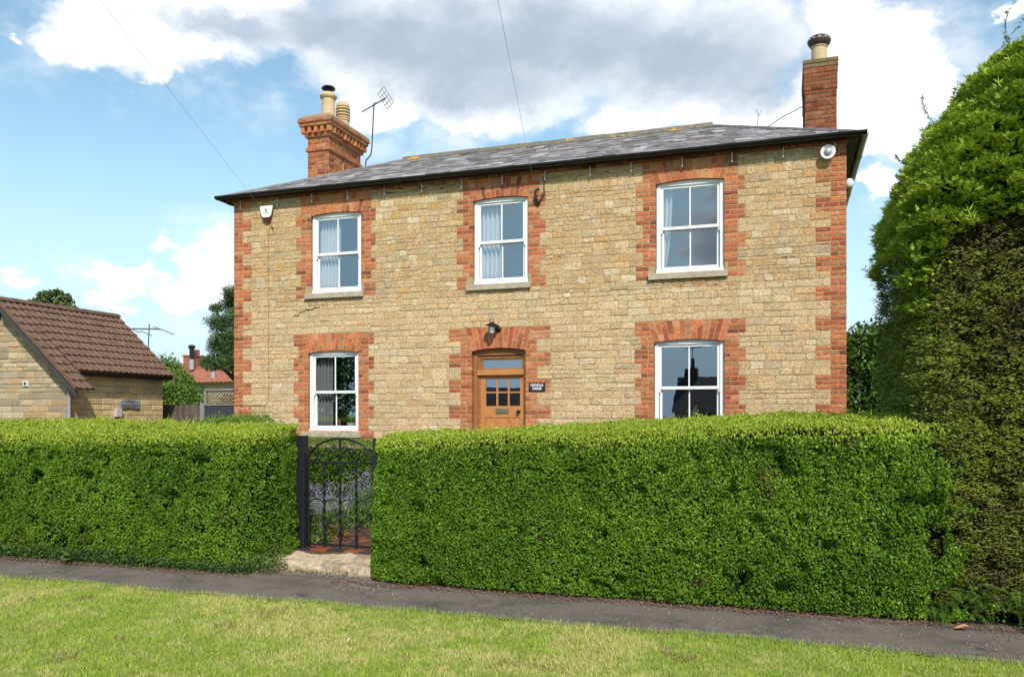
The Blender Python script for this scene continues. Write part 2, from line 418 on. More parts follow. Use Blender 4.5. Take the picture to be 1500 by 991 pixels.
def mixc(a, b, t):
    t = np.clip(np.asarray(t), 0, 1)[:, None]
    return np.array(a) * (1 - t) + np.array(b) * t

# masonry -------------------------------------------------------------
def block(mb, o, e, n, a, b, h0, h1, proud, joint, depth, col, cut=0.0, jit=0.0):
    """one stone or brick on a wall plane: o origin, e along, n outward; rounded front, sides running back by depth"""
    g = joint / 2
    a += g; b -= g; h0 += g; h1 -= g
    if b - a < .012 or h1 - h0 < .012: return
    def ring(ins, off, c, j):
        pts = [(a + ins + c, h0 + ins), (b - ins - c, h0 + ins), (b - ins, h0 + ins + c), (b - ins, h1 - ins - c),
               (b - ins - c, h1 - ins), (a + ins + c, h1 - ins), (a + ins, h1 - ins - c), (a + ins, h0 + ins + c)]
        out = []
        for u, h in pts:
            ju = random.uniform(-j, j); jh = random.uniform(-j, j)
            out.append((o[0] + e[0] * (u + ju) + n[0] * off, o[1] + e[1] * (u + ju) + n[1] * off, o[2] + h + jh))
        return out
    c = min(cut, (b - a) * .3, (h1 - h0) * .3)
    if cut <= 0: c = .003
    sh = [random.uniform(-jit, jit) for _ in range(2)]
    r0 = ring(0, -depth, c, 0); r1 = ring(0, proud * .35, c, jit); r2 = ring(min(.011, joint * .9 + .003), proud, c, jit)
    vs = r0 + r1 + r2
    fs = []
    for k in range(8):
        k2 = (k + 1) % 8
        fs += [(k, k2, 8 + k2, 8 + k), (8 + k, 8 + k2, 16 + k2, 16 + k)]
    fs.append(tuple(range(16, 24)))
    mb.add(vs, fs, col)
def brick_col():
    t = random.random()
    base = (.48, .160, .066) if t < .60 else (.37, .105, .050) if t < .82 else (.50, .22, .11) if t < .95 else (.25, .08, .045)
    k = random.uniform(.75, 1.12)
    return tuple(c * k * random.uniform(.94, 1.06) for c in base)
BR = .2275
CRS = BR / 3
def bricks(mb, o, e, n, a, b, h0, h1, start=0, from_right=False, clip=None, proud=.004, course=CRS, dark=1.0):
    nc = max(1, round((h1 - h0) / course)); ch = (h1 - h0) / nc
    for j in range(nc):
        z0, z1 = h0 + j * ch, h0 + (j + 1) * ch
        lo, hi = a, b
        if clip:
            lo, hi = clip((z0 + z1) / 2, a, b)
            if hi - lo < .02: continue
        x = lo; L = BR if (j + start) % 2 == 0 else BR / 2
        cuts = [lo]
        while True:
            x += L; L = BR if random.random() < .75 else BR / 2
            if x > hi - .05: break
            cuts.append(x)
        cuts.append(hi)
        if from_right: cuts = [lo + hi - c for c in reversed(cuts)]
        for p, q in zip(cuts[:-1], cuts[1:]):
            c = brick_col()
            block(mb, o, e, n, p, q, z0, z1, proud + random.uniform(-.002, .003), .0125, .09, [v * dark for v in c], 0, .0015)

# ------------------------------------------------------------------ THE SETTING: ground
EX, NY = (1, 0, 0), (0, -1, 0)
def sheet(name, rect, z, material, nx=1, ny=1, fn=None, label=None, kind='structure', edge=None):
    m = MB(); x0, y0, x1, y1 = rect
    for j in range(ny + 1):
        for i in range(nx + 1):
            x = x0 + (x1 - x0) * i / nx; y = y0 + (y1 - y0) * j / ny
            if edge: x, y = edge(x, y, i, j, nx, ny)
            m.v.append((x, y, z + (fn(x, y) if fn else 0)))
    for j in range(ny):
        for i in range(nx):
            k = j * (nx + 1) + i; m.f.append((k, k + 1, k + nx + 2, k + nx + 1))
    return m.build(name, material, kind=kind, label=label)
GR = 600
sheet('ground', (-GR, -GR, GR, GR), -.012, 'turf')
def pav_edge(x, y, i, j, nx, ny):
    if j == 0: y = y + .10 * (float(vnoise(x, 0, .9, 5)) - .5) + .05 * (float(vnoise(x, 3, .25, 6)) - .5)
    return x, y
sheet('pavement', (-30, -6.98, 40, -5.55), -.006, 'tarmac', 700, 10, fn=lambda x, y: .012 * float(vnoise(x, y, .8, 9)) - .004, edge=pav_edge)
m = MB(); m.box((-9, -5.42, -.05), (18, 14, .17)); m.build('garden_soil', 'soil', kind='structure')
m = MB()
for j in range(28):
    for i in range(5):
        x0 = 4.93 + i * .21; y0 = -5.40 + j * .21
        c = [v * random.uniform(.6, 1.15) for v in ((.25, .07, .032) if (i + j) % 2 else (.045, .035, .034))]
        m.box((x0 + .004, y0 + .004, .165), (x0 + .206, y0 + .206, .186 + random.uniform(0, .004)), c)
m.build('garden_path', 'quarry_tile', kind='structure')

# ------------------------------------------------------------------ FARMHOUSE
W = 11.13
HTOP = 5.90
GL = .17
house = thing('farmhouse', 'two-storey double-fronted house of honey rubble stone with red brick quoins and slate hipped roof', 'house', (5.5, 0, GL))
# openings: left, right, bottom, springing, crown, outer short l/r, outer long l/r, arch top
WIN = {
 'UL': dict(u0=1.735, u1=2.79, h0=4.00, sp=5.463, ap=5.505, s=(1.51, 3.01), l=(1.40, 3.10), top=5.838),
 'UM': dict(u0=5.03, u1=6.03, h0=4.00, sp=5.473, ap=5.515, s=(4.83, 6.25), l=(4.71, 6.355), top=5.838),
 'UR': dict(u0=8.24, u1=9.315, h0=4.02, sp=5.483, ap=5.525, s=(8.02, 9.535), l=(7.905, 9.645), top=5.838),
 'LL': dict(u0=1.675, u1=2.735, h0=1.39, sp=2.873, ap=2.915, s=(1.455, 2.95), l=(1.35, 3.065), top=3.235),
 'LR': dict(u0=8.21, u1=9.315, h0=1.39, sp=2.893, ap=2.935, s=(7.99, 9.55), l=(7.885, 9.655), top=3.235),
 'DR': dict(u0=5.0, u1=5.985, h0=.34, sp=2.828, ap=2.88, s=(4.78, 6.20), l=(4.56, 6.44), top=3.235),
}
UPPER = ('UL', 'UM', 'UR')
def bandtop(k): return 5.51 - BR * k
def arch_z(w, u):
    a, b = w['u0'], w['u1']; half = (b - a) / 2; rise = w['ap'] - w['sp']
    rad = (half * half + rise * rise) / (2 * rise); zc = w['ap'] - rad
    return zc + math.sqrt(max(rad * rad - (u - (a + b) / 2) ** 2, 0))
# backing wall with its openings (joint colour), 0.3 m thick
us = sorted({0.0, W} | {w['u0'] - .012 for w in WIN.values()} | {w['u1'] + .012 for w in WIN.values()})
hs = sorted({GL, HTOP} | {w['h0'] for w in WIN.values()} | {w['ap'] + .004 for w in WIN.values()})
def inside(u, h):
    return any(w['u0'] - .012 < u < w['u1'] + .012 and w['h0'] < h < w['ap'] + .004 for w in WIN.values())
m = MB()
solid = {}
for i in range(len(us) - 1):
    for j in range(len(hs) - 1):
        solid[i, j] = not inside((us[i] + us[i + 1]) / 2, (hs[j] + hs[j + 1]) / 2)
for (i, j), sflag in solid.items():
    a, b, c, d = us[i], us[i + 1], hs[j], hs[j + 1]
    if sflag:
        m.add([(a, 0, c), (b, 0, c), (b, 0, d), (a, 0, d)], [(0, 1, 2, 3)])
        m.add([(a, .3, c), (b, .3, c), (b, .3, d), (a, .3, d)], [(3, 2, 1, 0)])
        for (di, dj, q) in ((-1, 0, [(a, c), (a, d)]), (1, 0, [(b, c), (b, d)]), (0, -1, [(a, c), (b, c)]), (0, 1, [(a, d), (b, d)])):
            if not solid.get((i + di, j + dj), False):
                (p, r), (q2, s2) = q
                m.add([(p, 0, r), (q2, 0, s2), (q2, .3, s2), (p, .3, r)], [(0, 1, 2, 3)])
front_wall = m.build('front_wall', 'mortar', house)
# the rubble stones
def stone_col(h, band):
    t = random.random()
    if t < .62: c = (.478, .330, .172)
    elif t < .80: c = (.505, .368, .210)
    elif t < .88: c = (.48, .29, .125)
    elif t < .94: c = (.415, .315, .195)
    else: c = (.54, .43, .28)
    if h < 3.7: c = tuple(.55 * v + .45 * w for v, w in zip(c, (.575, .43, .255)))
    k = random.uniform(.90, 1.09)
    return tuple(v * k * random.uniform(.98, 1.02) for v in c)
def free_intervals(h0, h1, k):
    cut = []
    lng = (k % 2 == 0)
    for nme, w in WIN.items():
        up = nme in UPPER
        lo = 3.9175 if up else .1
        hi = 9 if up else 3.2375
        hm = (h0 + h1) / 2
        if lo < hm < hi: cut.append(w['l'] if (lng and not (up and k < 0)) else w['s'])
        elif up and lo - .09 < h1 and hm < lo: pass
    cut.append((-.01, .40 if lng else .20)); cut.append((10.69 if lng else 10.91, W + .01))
    cut.sort(); out = []; x = 0
    for a, b in cut:
        if a > x + .03: out.append((x, a))
        x = max(x, b)
    return out
stones = MB()
k = -2
while bandtop(k) > GL + .02:
    top = min(bandtop(k), HTOP - .058); bot = max(bandtop(k + 1), GL)
    if top - bot > .03:
        for (a, b) in free_intervals(bot, top, k):
            # sections of wall, each splitting the band into its own courses
            x = a
            while x < b - .02:
                xe = min(b, x + random.uniform(.7, 1.7))
                if b - xe < .4: xe = b
                low = top < 3.7
                rr = random.random()
                nsub = (2 if rr < .80 else 1 if rr < .84 else 3) if low else (2 if rr < .62 else 3)
                hh = top - bot
                cutz = sorted([bot, top] + [bot + hh * (q / nsub + random.uniform(-.10, .10)) for q in range(1, nsub)])
                for z0, z1 in zip(cutz[:-1], cutz[1:]):
                    s0 = x
                    while s0 < xe - .01:
                        ln = random.uniform(.09, .27) if not low else random.uniform(.15, .36)
                        if z1 - z0 < .08: ln *= random.uniform(.6, 1.0)
                        s1 = min(xe, s0 + ln)
                        if xe - s1 < .10: s1 = xe
                        block(stones, (0, 0, 0), EX, NY, s0, s1, z0 + random.uniform(-.004, .004), z1 + random.uniform(-.004, .004), random.uniform(.003, .010), random.uniform(.006, .012), .02, stone_col(z0, k), random.uniform(.006, .020), .0095)
                        s0 = s1
                x = xe
    k += 1
stones.build('rubble_stonework', 'stone', house, smooth=False)
m = MB(); cr = [(1.36, 3.60), (1.47, 3.605), (1.49, 3.66), (1.60, 3.665), (1.63, 3.70), (1.78, 3.705), (1.80, 3.735), (1.93, 3.74)]
for p, q in zip(cr[:-1], cr[1:]): m.bar((p[0], -.012, p[1]), (q[0], -.012, q[1]), .010, .004 + .010 * random.random(), up=(0, 1, 0))
m.build('wall_crack', 'dark_timber', house)
# brick dressings
def surround(nm):
    w = WIN[nm]; up = nm in UPPER; mb = MB(); back = MB()
    k = -2 if up else 10
    while True:
        top, bot = bandtop(k), bandtop(k + 1)
        lowest = 3.9 if up else (1.18 if nm != 'DR' else GL)
        if bot < lowest - .02: break
        t = min(top, HTOP - .058)
        lng = (k % 2 == 0) and not (up and k < 0)
        o = w['l'] if lng else w['s']
        skew = lambda h: max(0.0, (h - w['sp']) / (w['top'] - w['sp'])) * .115
        def side_l(h, a, b): return (a, w['u0'] - skew(h))
        def side_r(h, a, b): return (w['u1'] + skew(h), b)
        if bot < w['h0'] - .01 and nm != 'DR':
            if bot >= w['h0'] - .12:   # the sill's own band
                bricks(mb, (0, 0, 0), EX, NY, o[0], w['u0'] - .12, bot, t, 0)
                bricks(mb, (0, 0, 0), EX, NY, w['u1'] + .06, o[1], bot, t, 1, True)
            else:
                bricks(mb, (0, 0, 0), EX, NY, o[0], o[1], bot, t, 0)
        else:
            bricks(mb, (0, 0, 0), EX, NY, o[0], w['u0'], bot, t, k % 2, clip=side_l)
            bricks(mb, (0, 0, 0), EX, NY, w['u1'], o[1], bot, t, (k + 1) % 2, True, clip=side_r)
        k += 1
    # flat-topped arch of bricks on end
    n = round((w['u1'] - w['u0']) / .083)
    a, b = w['u0'], w['u1']
    for i in range(n):
        def col_at(t):
            u = a + (b - a) * t; ut = u + (t - .5) * 2 * .115
            return u, arch_z(w, min(max(u, a), b)), ut, w['top']
        g = .0055 / (b - a)
        t0, t1 = i / n + g, (i + 1) / n - g
        f = .34 if i % 2 else .66
        for (lo, hi) in ((0, f), (f, 1)):
            q = []
            for t in (t0, t1):
                u, z, ut, zt = col_at(t); q.append((u, z, ut, zt))
            P = lambda Q, s: (Q[0] + (Q[2] - Q[0]) * s, Q[1] + (Q[3] - Q[1]) * s)
            lo2, hi2 = lo + (.015 if lo > 0 else 0), hi - (.015 if hi < 1 else 0)
            quad = [P(q[0], lo2), P(q[1], lo2), P(q[1], hi2), P(q[0], hi2)]
            pr = random.uniform(.003, .008)
            c = [v * random.uniform(1.0, 1.12) for v in brick_col()]
            vs = [(x, -pr, z) for x, z in quad] + [(x, .1, z) for x, z in quad]
            mb.add(vs, [(0, 1, 2, 3), (0, 4, 5, 1), (1, 5, 6, 2), (2, 6, 7, 3), (3, 7, 4, 0)], c)
    o = mb.build('brick_surround', 'brick', house)
    pts = [(a + (b - a) * i / 16, arch_z(w, a + (b - a) * i / 16) + .004) for i in range(17)]
    back.prism(pts + [(b + .112, w['top'] - .004), (a - .112, w['top'] - .004)], -.0015, .098)
    back.build('arch_mortar', 'brick_mortar', o)
    return o
for nm in WIN: surround(nm)
for side in (0, 1):
    mb = MB(); k = -2
    while bandtop(k) > GL + .05:
        top, bot = min(bandtop(k), HTOP - .058), max(bandtop(k + 1), GL)
        lng = k % 2 == 0
        if top - bot > .02:
            if side: bricks(mb, (0, 0, 0), EX, NY, 10.69 if lng else 10.91, W + .012, bot, top, k % 2, True, proud=.006)
            else: bricks(mb, (0, 0, 0), EX, NY, -.012, .40 if lng else .20, bot, top, k % 2, proud=.006)
            # return face round the corner
            if side: bricks(mb, (W, 0, 0), (0, 1, 0), (1, 0, 0), 0, .22 if lng else .42, bot, top, (k + 1) % 2, proud=.006)
            else: bricks(mb, (0, 0, 0), (0, 1, 0), (-1, 0, 0), 0, .22 if lng else .42, bot, top, (k + 1) % 2, proud=.006)
        k += 1
    mb.build('corner_quoin', 'brick', house)
# projecting brick course under the eaves
mb = MB()
bricks(mb, (0, 0, 0), EX, NY, -.045, W + .045, HTOP - .055, HTOP + .02, 1, proud=.045, dark=.7)  # bricks coloured darker for the shade beneath the gutter
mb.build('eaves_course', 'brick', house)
# the other walls and floors, so the rooms are real
DEP = 6.0
m = MB()
m.box((0, .302, GL), (.3, DEP, HTOP)); m.box((W - .3, .302, GL), (W, DEP, HTOP)); m.box((.302, DEP - .3, GL), (W - .302, DEP, HTOP))
m.build('side_walls', 'mortar', house)
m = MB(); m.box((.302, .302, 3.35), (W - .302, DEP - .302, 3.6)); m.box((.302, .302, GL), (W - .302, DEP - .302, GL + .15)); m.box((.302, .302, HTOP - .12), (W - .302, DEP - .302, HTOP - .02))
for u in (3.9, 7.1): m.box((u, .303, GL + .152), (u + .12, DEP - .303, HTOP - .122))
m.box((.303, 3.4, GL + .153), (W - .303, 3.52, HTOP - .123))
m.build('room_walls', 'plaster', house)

# windows -------------------------------------------------------------
def make_window(nm):
    w = WIN[nm]; a, b, h0, sp = w['u0'], w['u1'], w['h0'], w['sp']
    if nm in ('LL',): pass
    yf, yb = .048, .14
    inner_top = sp - .035
    fl = .062
    m = MB()
    # box frame with arched head
    arc = [(a + (b - a) * i / 16, arch_z(w, a + (b - a) * i / 16) - .002) for i in range(17)]
    pts = [(b - fl, inner_top), (a + fl, inner_top), (a, inner_top)] + arc + [(b, inner_top)]
    m.prism([(a, inner_top)] + arc + [(b, inner_top)], yf, yb)
    m.box((a, yf, h0 + .055), (a + fl, yb, inner_top)); m.box((b - fl, yf, h0 + .055), (b, yb, inner_top))
    m.box((a - .004, yf - .022, h0), (b + .004, yb, h0 + .055))
    frame = m.build('window', 'white_paint', house, bevel=.004)
    # inner bead line below the arched head
    lo, hi = h0 + .055, inner_top
    mid = (lo + hi) / 2 - .005
    def sash(z0, z1, y, st, tr, br, ins):
        s = MB(); A, B = a + fl + ins, b - fl - ins
        s.box((A, y, z0), (A + st, y + .036, z1)); s.box((B - st, y, z0), (B, y + .036, z1))
        s.box((A + st, y + .001, z1 - tr), (B - st, y + .035, z1)); s.box((A + st, y - .006, z0), (B - st, y + .035, z0 + br))
        c = (A + B) / 2; s.box((c - .0105, y + .006, z0 + br), (c + .0105, y + .03, z1 - tr))
        o = s.build('sash', 'white_paint', frame, bevel=.003)
        g = MB(); g.box((A + st - .004, y + .015, z0 + br - .004), (B - st + .004, y + .021, z1 - tr + .004))
        gl = g.build('glass_pane', 'pane', frame)
        return A, B
    sash(mid - .022, hi + .006, yf + .022, .042, .045, .048, .002)
    sash(lo - .004, mid + .012, yf + .062, .040, .036, .062, .012)
    # horns and stops beside the lower sash
    for u in (a + fl + .004, b - fl - .030):
        hm = MB(); hm.box((u, yf + .024, mid - .075), (u + .026, yf + .056, mid - .023))
        hm.build('sash_horn', 'white_paint', frame, bevel=.006)
    s = MB(); s.box((a - .125, -.062, h0 - .105), (b + .065, .06, h0 - .003))
    s.build('window_sill', 'sill_stone', frame, bevel=.006)
    return frame
for nm in ('UL', 'UM', 'UR', 'LL', 'LR'): make_window(nm)

# door ----------------------------------------------------------------
w = WIN['DR']; a, b = w['u0'], w['u1']
yf = .075
m = MB()
arc = [(a + (b - a) * i / 16, arch_z(w, a + (b - a) * i / 16) - .002) for i in range(17)]
m.prism([(a, 2.76)] + arc + [(b, 2.76)], yf, .17)
m.box((a, yf, GL + .02), (a + .075, .17, 2.76)); m.box((b - .05, yf, GL + .02), (b, .17, 2.76))
m.box((a + .075, yf + .03, GL + .02), (a + .115, .168, 2.76)); m.box((b - .062, yf + .03, GL + .02), (b - .05, .168, 2.76))
m.box((a + .115, yf + .031, 2.70), (b - .062, .167, 2.76))
dframe = m.build('door_frame', 'oak_frame', house, bevel=.004)
m = MB(); m.box((a + .076, yf - .018, 2.405), (b - .051, .165, 2.50)); m.build('transom', 'oak', dframe, bevel=.005)
m = MB(); m.box((a + .115, .12, 2.50), (a + .165, .16, 2.70)); m.box((b - .10, .12, 2.50), (b - .063, .16, 2.70)); m.box((a + .165, .121, 2.50), (b - .10, .159, 2.53)); m.box((a + .165, .121, 2.675), (b - .10, .159, 2.70))
m.build('fanlight_frame', 'oak_frame', dframe, bevel=.003)
m = MB(); m.box((a + .16, .136, 2.525), (b - .095, .142, 2.68)); m.build('fanlight_glass', 'door_pane', dframe)
# the leaf
y = .115
L0, L1 = a + .116, b - .063
P0, P1 = 5.215, 5.855
m = MB()
m.box((L0, y, .36), (P0, y + .045, 2.40)); m.box((P1, y, .36), (L1, y + .045, 2.40))
m.box((P0, y + .001, 2.34), (P1, y + .044, 2.40)); m.box((P0, y + .001, 1.66), (P1, y + .044, 1.865))
m.box((P0, y + .001, .36), (P1, y + .044, .56))
for i in (1, 2):
    u = P0 + (P1 - P0) * i / 3; m.box((u - .016, y + .004, 1.865), (u + .016, y + .041, 2.34))
m.box((P0, y + .005, 2.09), (P1, y + .040, 2.118))
npl = 6; pw = (P1 - P0) / npl
for i in range(npl):
    m.box((P0 + i * pw + .003, y + .010, .56), (P0 + (i + 1) * pw - .003, y + .036, 1.66))
m.box((P0, y + .016, .56), (P1, y + .030, 1.66))
door = m.build('front_door', 'oak', house, bevel=.003)
m = MB(); m.box((P0, y + .02, 1.865), (P1, y + .026, 2.34)); m.build('door_glass', 'door_pane', door)
m = MB(); m.box((5.405, y - .006, 1.725), (5.645, y, 1.815)); m.box((5.425, y - .010, 1.742), (5.625, y - .006, 1.798)); m.build('letter_plate', 'brass', door, bevel=.002)
m = MB(); m.lathe((5.835, y, 1.765), [(.030, 0), (.030, -.008), (.011, -.012), (.011, -.03), (.028, -.04), (.030, -.055), (.018, -.066)], 16, axis=1); m.build('door_knob', 'black_iron', door, smooth=True)
m = MB(); m.box((a - .1, -.30, GL + .002), (b + .1, .05, .33)); m.build('doorstep', 'sill_stone', house, bevel=.01)

# roof ----------------------------------------------------------------
OV = .19
E0 = 5.945
RIDGE_H = 7.37
RL, RR, RY = 2.34, 8.84, 3.0
FO = .13
c00, c10, c11, c01 = (-OV, -FO, E0), (W + OV, -FO, E0), (W + OV, DEP + OV, E0), (-OV, DEP + OV, E0)
rl, rr = (RL, RY, RIDGE_H), (RR, RY, RIDGE_H)
m = MB()
dz = lambda p: (p[0], p[1], p[2] - .03)
m.add([dz(c00), dz(c10), dz(c11), dz(c01), dz(rl), dz(rr)], [(0, 1, 5, 4), (1, 2, 5), (2, 3, 4, 5), (3, 0, 4), (3, 2, 1, 0)])
roof = m.build('roof', 'dark_timber', house)
def slates(A, B, RA, RB, mb):
    """slate courses on the slope from eave A->B up to ridge RA->RB"""
    A, B, RA, RB = map(Vector, (A, B, RA, RB))
    e = (B - A).normalized(); up = (RA - A) - e * (RA - A).dot(e); Ls = up.length; s = up / Ls; nrm = e.cross(s).normalized()
    a1 = (RA - A).dot(e); b1 = (RB - A).dot(e); b0 = (B - A).length
    g = .185; nrow = int(Ls / g) + 1
    for r in range(nrow):
        t0 = r * g - .02; t1 = min(t0 + g + .03, Ls)
        if t1 - t0 < .04: continue
        def lim(t):
            q = min(max(t / Ls, 0), 1); return a1 * q, b0 + (b1 - b0) * q
        lo0, hi0 = lim(t0); lo1, hi1 = lim(t1)
        x = lo0 - (.15 if r % 2 else .02)
        while x < hi0:
            wd = .245 * random.uniform(.9, 1.08)
            p, q = x + .002, x + wd - .002
            x += wd
            p0, q0 = max(p, lo0), min(q, hi0); p1, q1 = max(p, lo1), min(q, hi1)
            if q0 - p0 < .01: continue
            if q1 < p1: q1 = p1 = (p1 + q1) / 2
            lift = .016 + random.uniform(-.003, .006); j = random.uniform(-.006, .006)
            tt = random.random(); kk = random.uniform(.87, 1.16)
            col = (.30, .275, .28) if tt < .5 else (.29, .235, .25) if tt < .72 else (.40, .385, .38) if tt < .92 else (.52, .50, .48)
            col = [v * kk for v in col]
            P = lambda u, t, h: A + e * u + s * t + nrm * h
            sk = random.uniform(-.003, .003)
            vs = [P(p0, t0 + j, lift), P(q0, t0 + j, lift + sk), P(q1, t1, .002), P(p1, t1, .002), P(p0, t0 + j, lift - .009), P(q0, t0 + j, lift - .009 + sk)]
            mb.add(vs, [(0, 1, 2, 3), (4, 5, 1, 0), (0, 3, 4), (1, 5, 2)], col)
mb = MB()
slates(c00, c10, rl, rr, mb); slates(c10, c11, rr, rr, mb); slates(c01, c00, rl, rl, mb); slates(c11, c01, rr, rl, mb)
mb.build('roof_slates', 'slate', roof)
# hips and ridge
for p, q in ((c00, rl), (c10, rr), (c11, rr), (c01, rl)):
    m = MB(); p = Vector(p); q = Vector(q); d = (q - p); n = 12
    m.tube([p + d * (i / n) * .985 + Vector((0, 0, .012 + .006 * (i % 2))) for i in range(n + 1)], .032, 8)
    m.build('hip_roll', 'slate_plain', roof, smooth=True)
m = MB()
x = RL - .14
while x < RR + .05:
    x1 = min(x + .455, RR + .06); zz = RIDGE_H + random.uniform(-.006, .006)
    pr = [(-.17, -.055), (-.03, .075), (.03, .075), (.17, -.055), (.155, -.068), (0, .05), (-.155, -.068)]
    n = len(pr)
    vs = [(x, RY + p, zz + q) for p, q in pr] + [(x1 - .006, RY + p, zz + q) for p, q in pr]
    m.add(vs, [tuple(range(n)), tuple(range(2 * n - 1, n - 1, -1))] + [(i, (i + 1) % n, n + (i + 1) % n, n + i) for i in range(n)])
    x = x1
m.build('ridge_tiles', 'ridge_tile', roof)
# eaves: soffit board, gutters, hanging brackets
m = MB()
m.box((-OV + .02, -FO + .015, E0 - .055), (W + OV - .02, -.05, E0 - .032)); m.box((W + .05, -.048, E0 - .055), (W + OV - .02, DEP + OV, E0 - .032)); m.box((-OV + .02, -.048, E0 - .055), (-.05, DEP + OV, E0 - .032))
m.build('soffit', 'dark_timber', roof)
def half_gutter(p, q, r=.062):
    p, q = Vector(p), Vector(q); t = (q - p).normalized(); s = t.cross(Vector((0, 0, 1))); mb = MB(); K = 10
    vs = []
    for P_ in (p, q):
        for rad in (r, r - .006):
            for i in range(K + 1):
                an = math.pi * i / K
                vs.append(P_ + s * (math.cos(an) * rad) - Vector((0, 0, math.sin(an) * rad)))
    n = K + 1; fs = []
    for i in range(K):
        fs += [(i, i + 1, 2 * n + i + 1, 2 * n + i), (n + i + 1, n + i, 3 * n + i, 3 * n + i + 1), (i, n + i, n + i + 1, i + 1), (2 * n + i, 2 * n + i + 1, 3 * n + i + 1, 3 * n + i)]
    fs += [(0, 2 * n, 3 * n, n), (K, n + K, 3 * n + K, 2 * n + K)]
    mb.add(vs, fs)
    L = (q - p).length; k = 1.2                      # socket joints
    while k < L:
        c = p + t * k
        vs = []
        for d in (-.045, .045):
            for i in range(K + 1):
                an = math.pi * i / K; vs.append(c + t * d + s * (math.cos(an) * (r + .006)) - Vector((0, 0, math.sin(an) * (r + .006))))
        mb.add(vs, [(i, i + 1, n + i + 1, n + i) for i in range(K)])
        k += 2.4
    return mb
GY = -FO - .06
half_gutter((-OV - .09, GY, E0 + .01), (W + OV + .09, GY, E0 + .01)).build('gutter', 'black_plastic', roof, smooth=True)
half_gutter((W + OV + .06, GY + .03, E0 + .008), (W + OV + .06, DEP + OV, E0 + .008)).build('gutter', 'black_plastic', roof, smooth=True)
half_gutter((-OV - .06, DEP + OV, E0 + .008), (-OV - .06, GY + .03, E0 + .008)).build('gutter', 'black_plastic', roof, smooth=True)
for u in (.19, 1.03, 1.79, 2.55, 3.31, 4.06, 4.83, 5.59, 6.36, 7.15, 7.84, 8.67, 9.45, 10.22, 10.97):
    m = MB()
    m.box((u - .010, -.072, HTOP - .19), (u + .010, -.064, HTOP - .04))
    m.tube([(u, -.085, HTOP - .125), (u, -.03, HTOP - .125)], .006, 6)
    m.build('gutter_bracket', 'galv', roof)
# chimneys ------------------------------------------------------------
def stack(u0, u1, y0, y1, layers, name='chimney', dark=1.0, groove=None):
    """layers: (z0, z1, projection)"""
    core = MB(); mb = MB()
    for (z0, z1, p) in layers:
        spans = [(y0 - p, y1 + p)]
        if groove and p == 0 and z1 < 7.6: spans = [(y0, groove[0]), (groove[1], y1)]
        for (ya, yb2) in spans:
            core.box((u0 - p + .004, ya + .004, z0), (u1 + p - .004, yb2 - .004, z1))
            bricks(mb, (u1 + p, 0, 0), (0, 1, 0), (1, 0, 0), ya, yb2, z0, z1, random.randint(0, 1), proud=.004, dark=dark)
            bricks(mb, (u0 - p, 0, 0), (0, 1, 0), (-1, 0, 0), ya, yb2, z0, z1, random.randint(0, 1), proud=.004, dark=dark)
        if len(spans) > 1: core.box((u0 + .06, groove[0] - .01, z0), (u1 - .06, groove[1] + .01, z1))
        bricks(mb, (0, y0 - p, 0), EX, NY, u0 - p, u1 + p, z0, z1, random.randint(0, 1), proud=.004, dark=dark)
        bricks(mb, (0, y1 + p, 0), EX, (0, 1, 0), u0 - p, u1 + p, z0, z1, random.randint(0, 1), proud=.004, dark=dark)
    ch = mb.build(name, 'brick', house)
    core.build('chimney_core', 'brick_mortar' if dark > .6 else 'old_mortar', ch)
    return ch
cu0, cu1, cy0, cy1 = .155, .685, 2.35, 3.78
ch = stack(cu0, cu1, cy0, cy1, [(5.9, 7.56, 0), (7.56, 7.64, .035), (7.64, 7.87, 0), (7.87, 7.94, .05), (7.94, 8.09, .055), (8.09, 8.165, .135), (8.165, 8.225, .165)], dark=.86, groove=(2.93, 3.0))
m = MB()                                               # dentils
mk = lambda: None
d = MB()
for i in range(5):
    u = cu0 - .10 + i * (cu1 - cu0 + .2 - .085) / 4
    block(d, (0, cy0 - .055, 0), EX, NY, u, u + .085, 7.945, 8.085, .06, .004, .02, brick_col(), 0, 0)
for i in range(11):
    yy = cy0 - .10 + i * (cy1 - cy0 + .2 - .085) / 10
    block(d, (cu1 + .055, 0, 0), (0, 1, 0), (1, 0, 0), yy, yy + .085, 7.945, 8.085, .06, .004, .02, brick_col(), 0, 0)
    block(d, (cu0 - .055, 0, 0), (0, 1, 0), (-1, 0, 0), yy, yy + .085, 7.945, 8.085, .06, .004, .02, brick_col(), 0, 0)
d.box((cu0 - .062, cy0 - .062, 7.942), (cu1 + .062, cy1 + .062, 7.952), brick_col())
d.build('dentil_course', 'brick', ch)
m = MB()
o1 = .16; o2 = .06
a0, a1, b0, b1 = cu0 - o1, cu1 + o1, cy0 - o1, cy1 + o1
m.add([(a0, b0, 8.226), (a1, b0, 8.226), (a1, b1, 8.226), (a0, b1, 8.226), (a0, b0, 8.27), (a1, b0, 8.27), (a1, b1, 8.27), (a0, b1, 8.27),
       (cu0 - o2, cy0 - o2, 8.36), (cu1 + o2, cy0 - o2, 8.36), (cu1 + o2, cy1 + o2, 8.36), (cu0 - o2, cy1 + o2, 8.36)],
      [(0, 1, 5, 4), (1, 2, 6, 5), (2, 3, 7, 6), (3, 0, 4, 7), (4, 5, 9, 8), (5, 6, 10, 9), (6, 7, 11, 10), (7, 4, 8, 11), (8, 9, 10, 11), (3, 2, 1, 0)])
m.build('chimney_cap', 'lichen_cap', ch, bevel=.012)
uc = .42
m = MB(); m.lathe((uc, 2.78, 8.35), [(.17, 0), (.155, .03), (.150, .5), (.185, .53), (.195, .57), (.18, .60), (.165, .62), (.15, .64), (.12, .64)], 24)
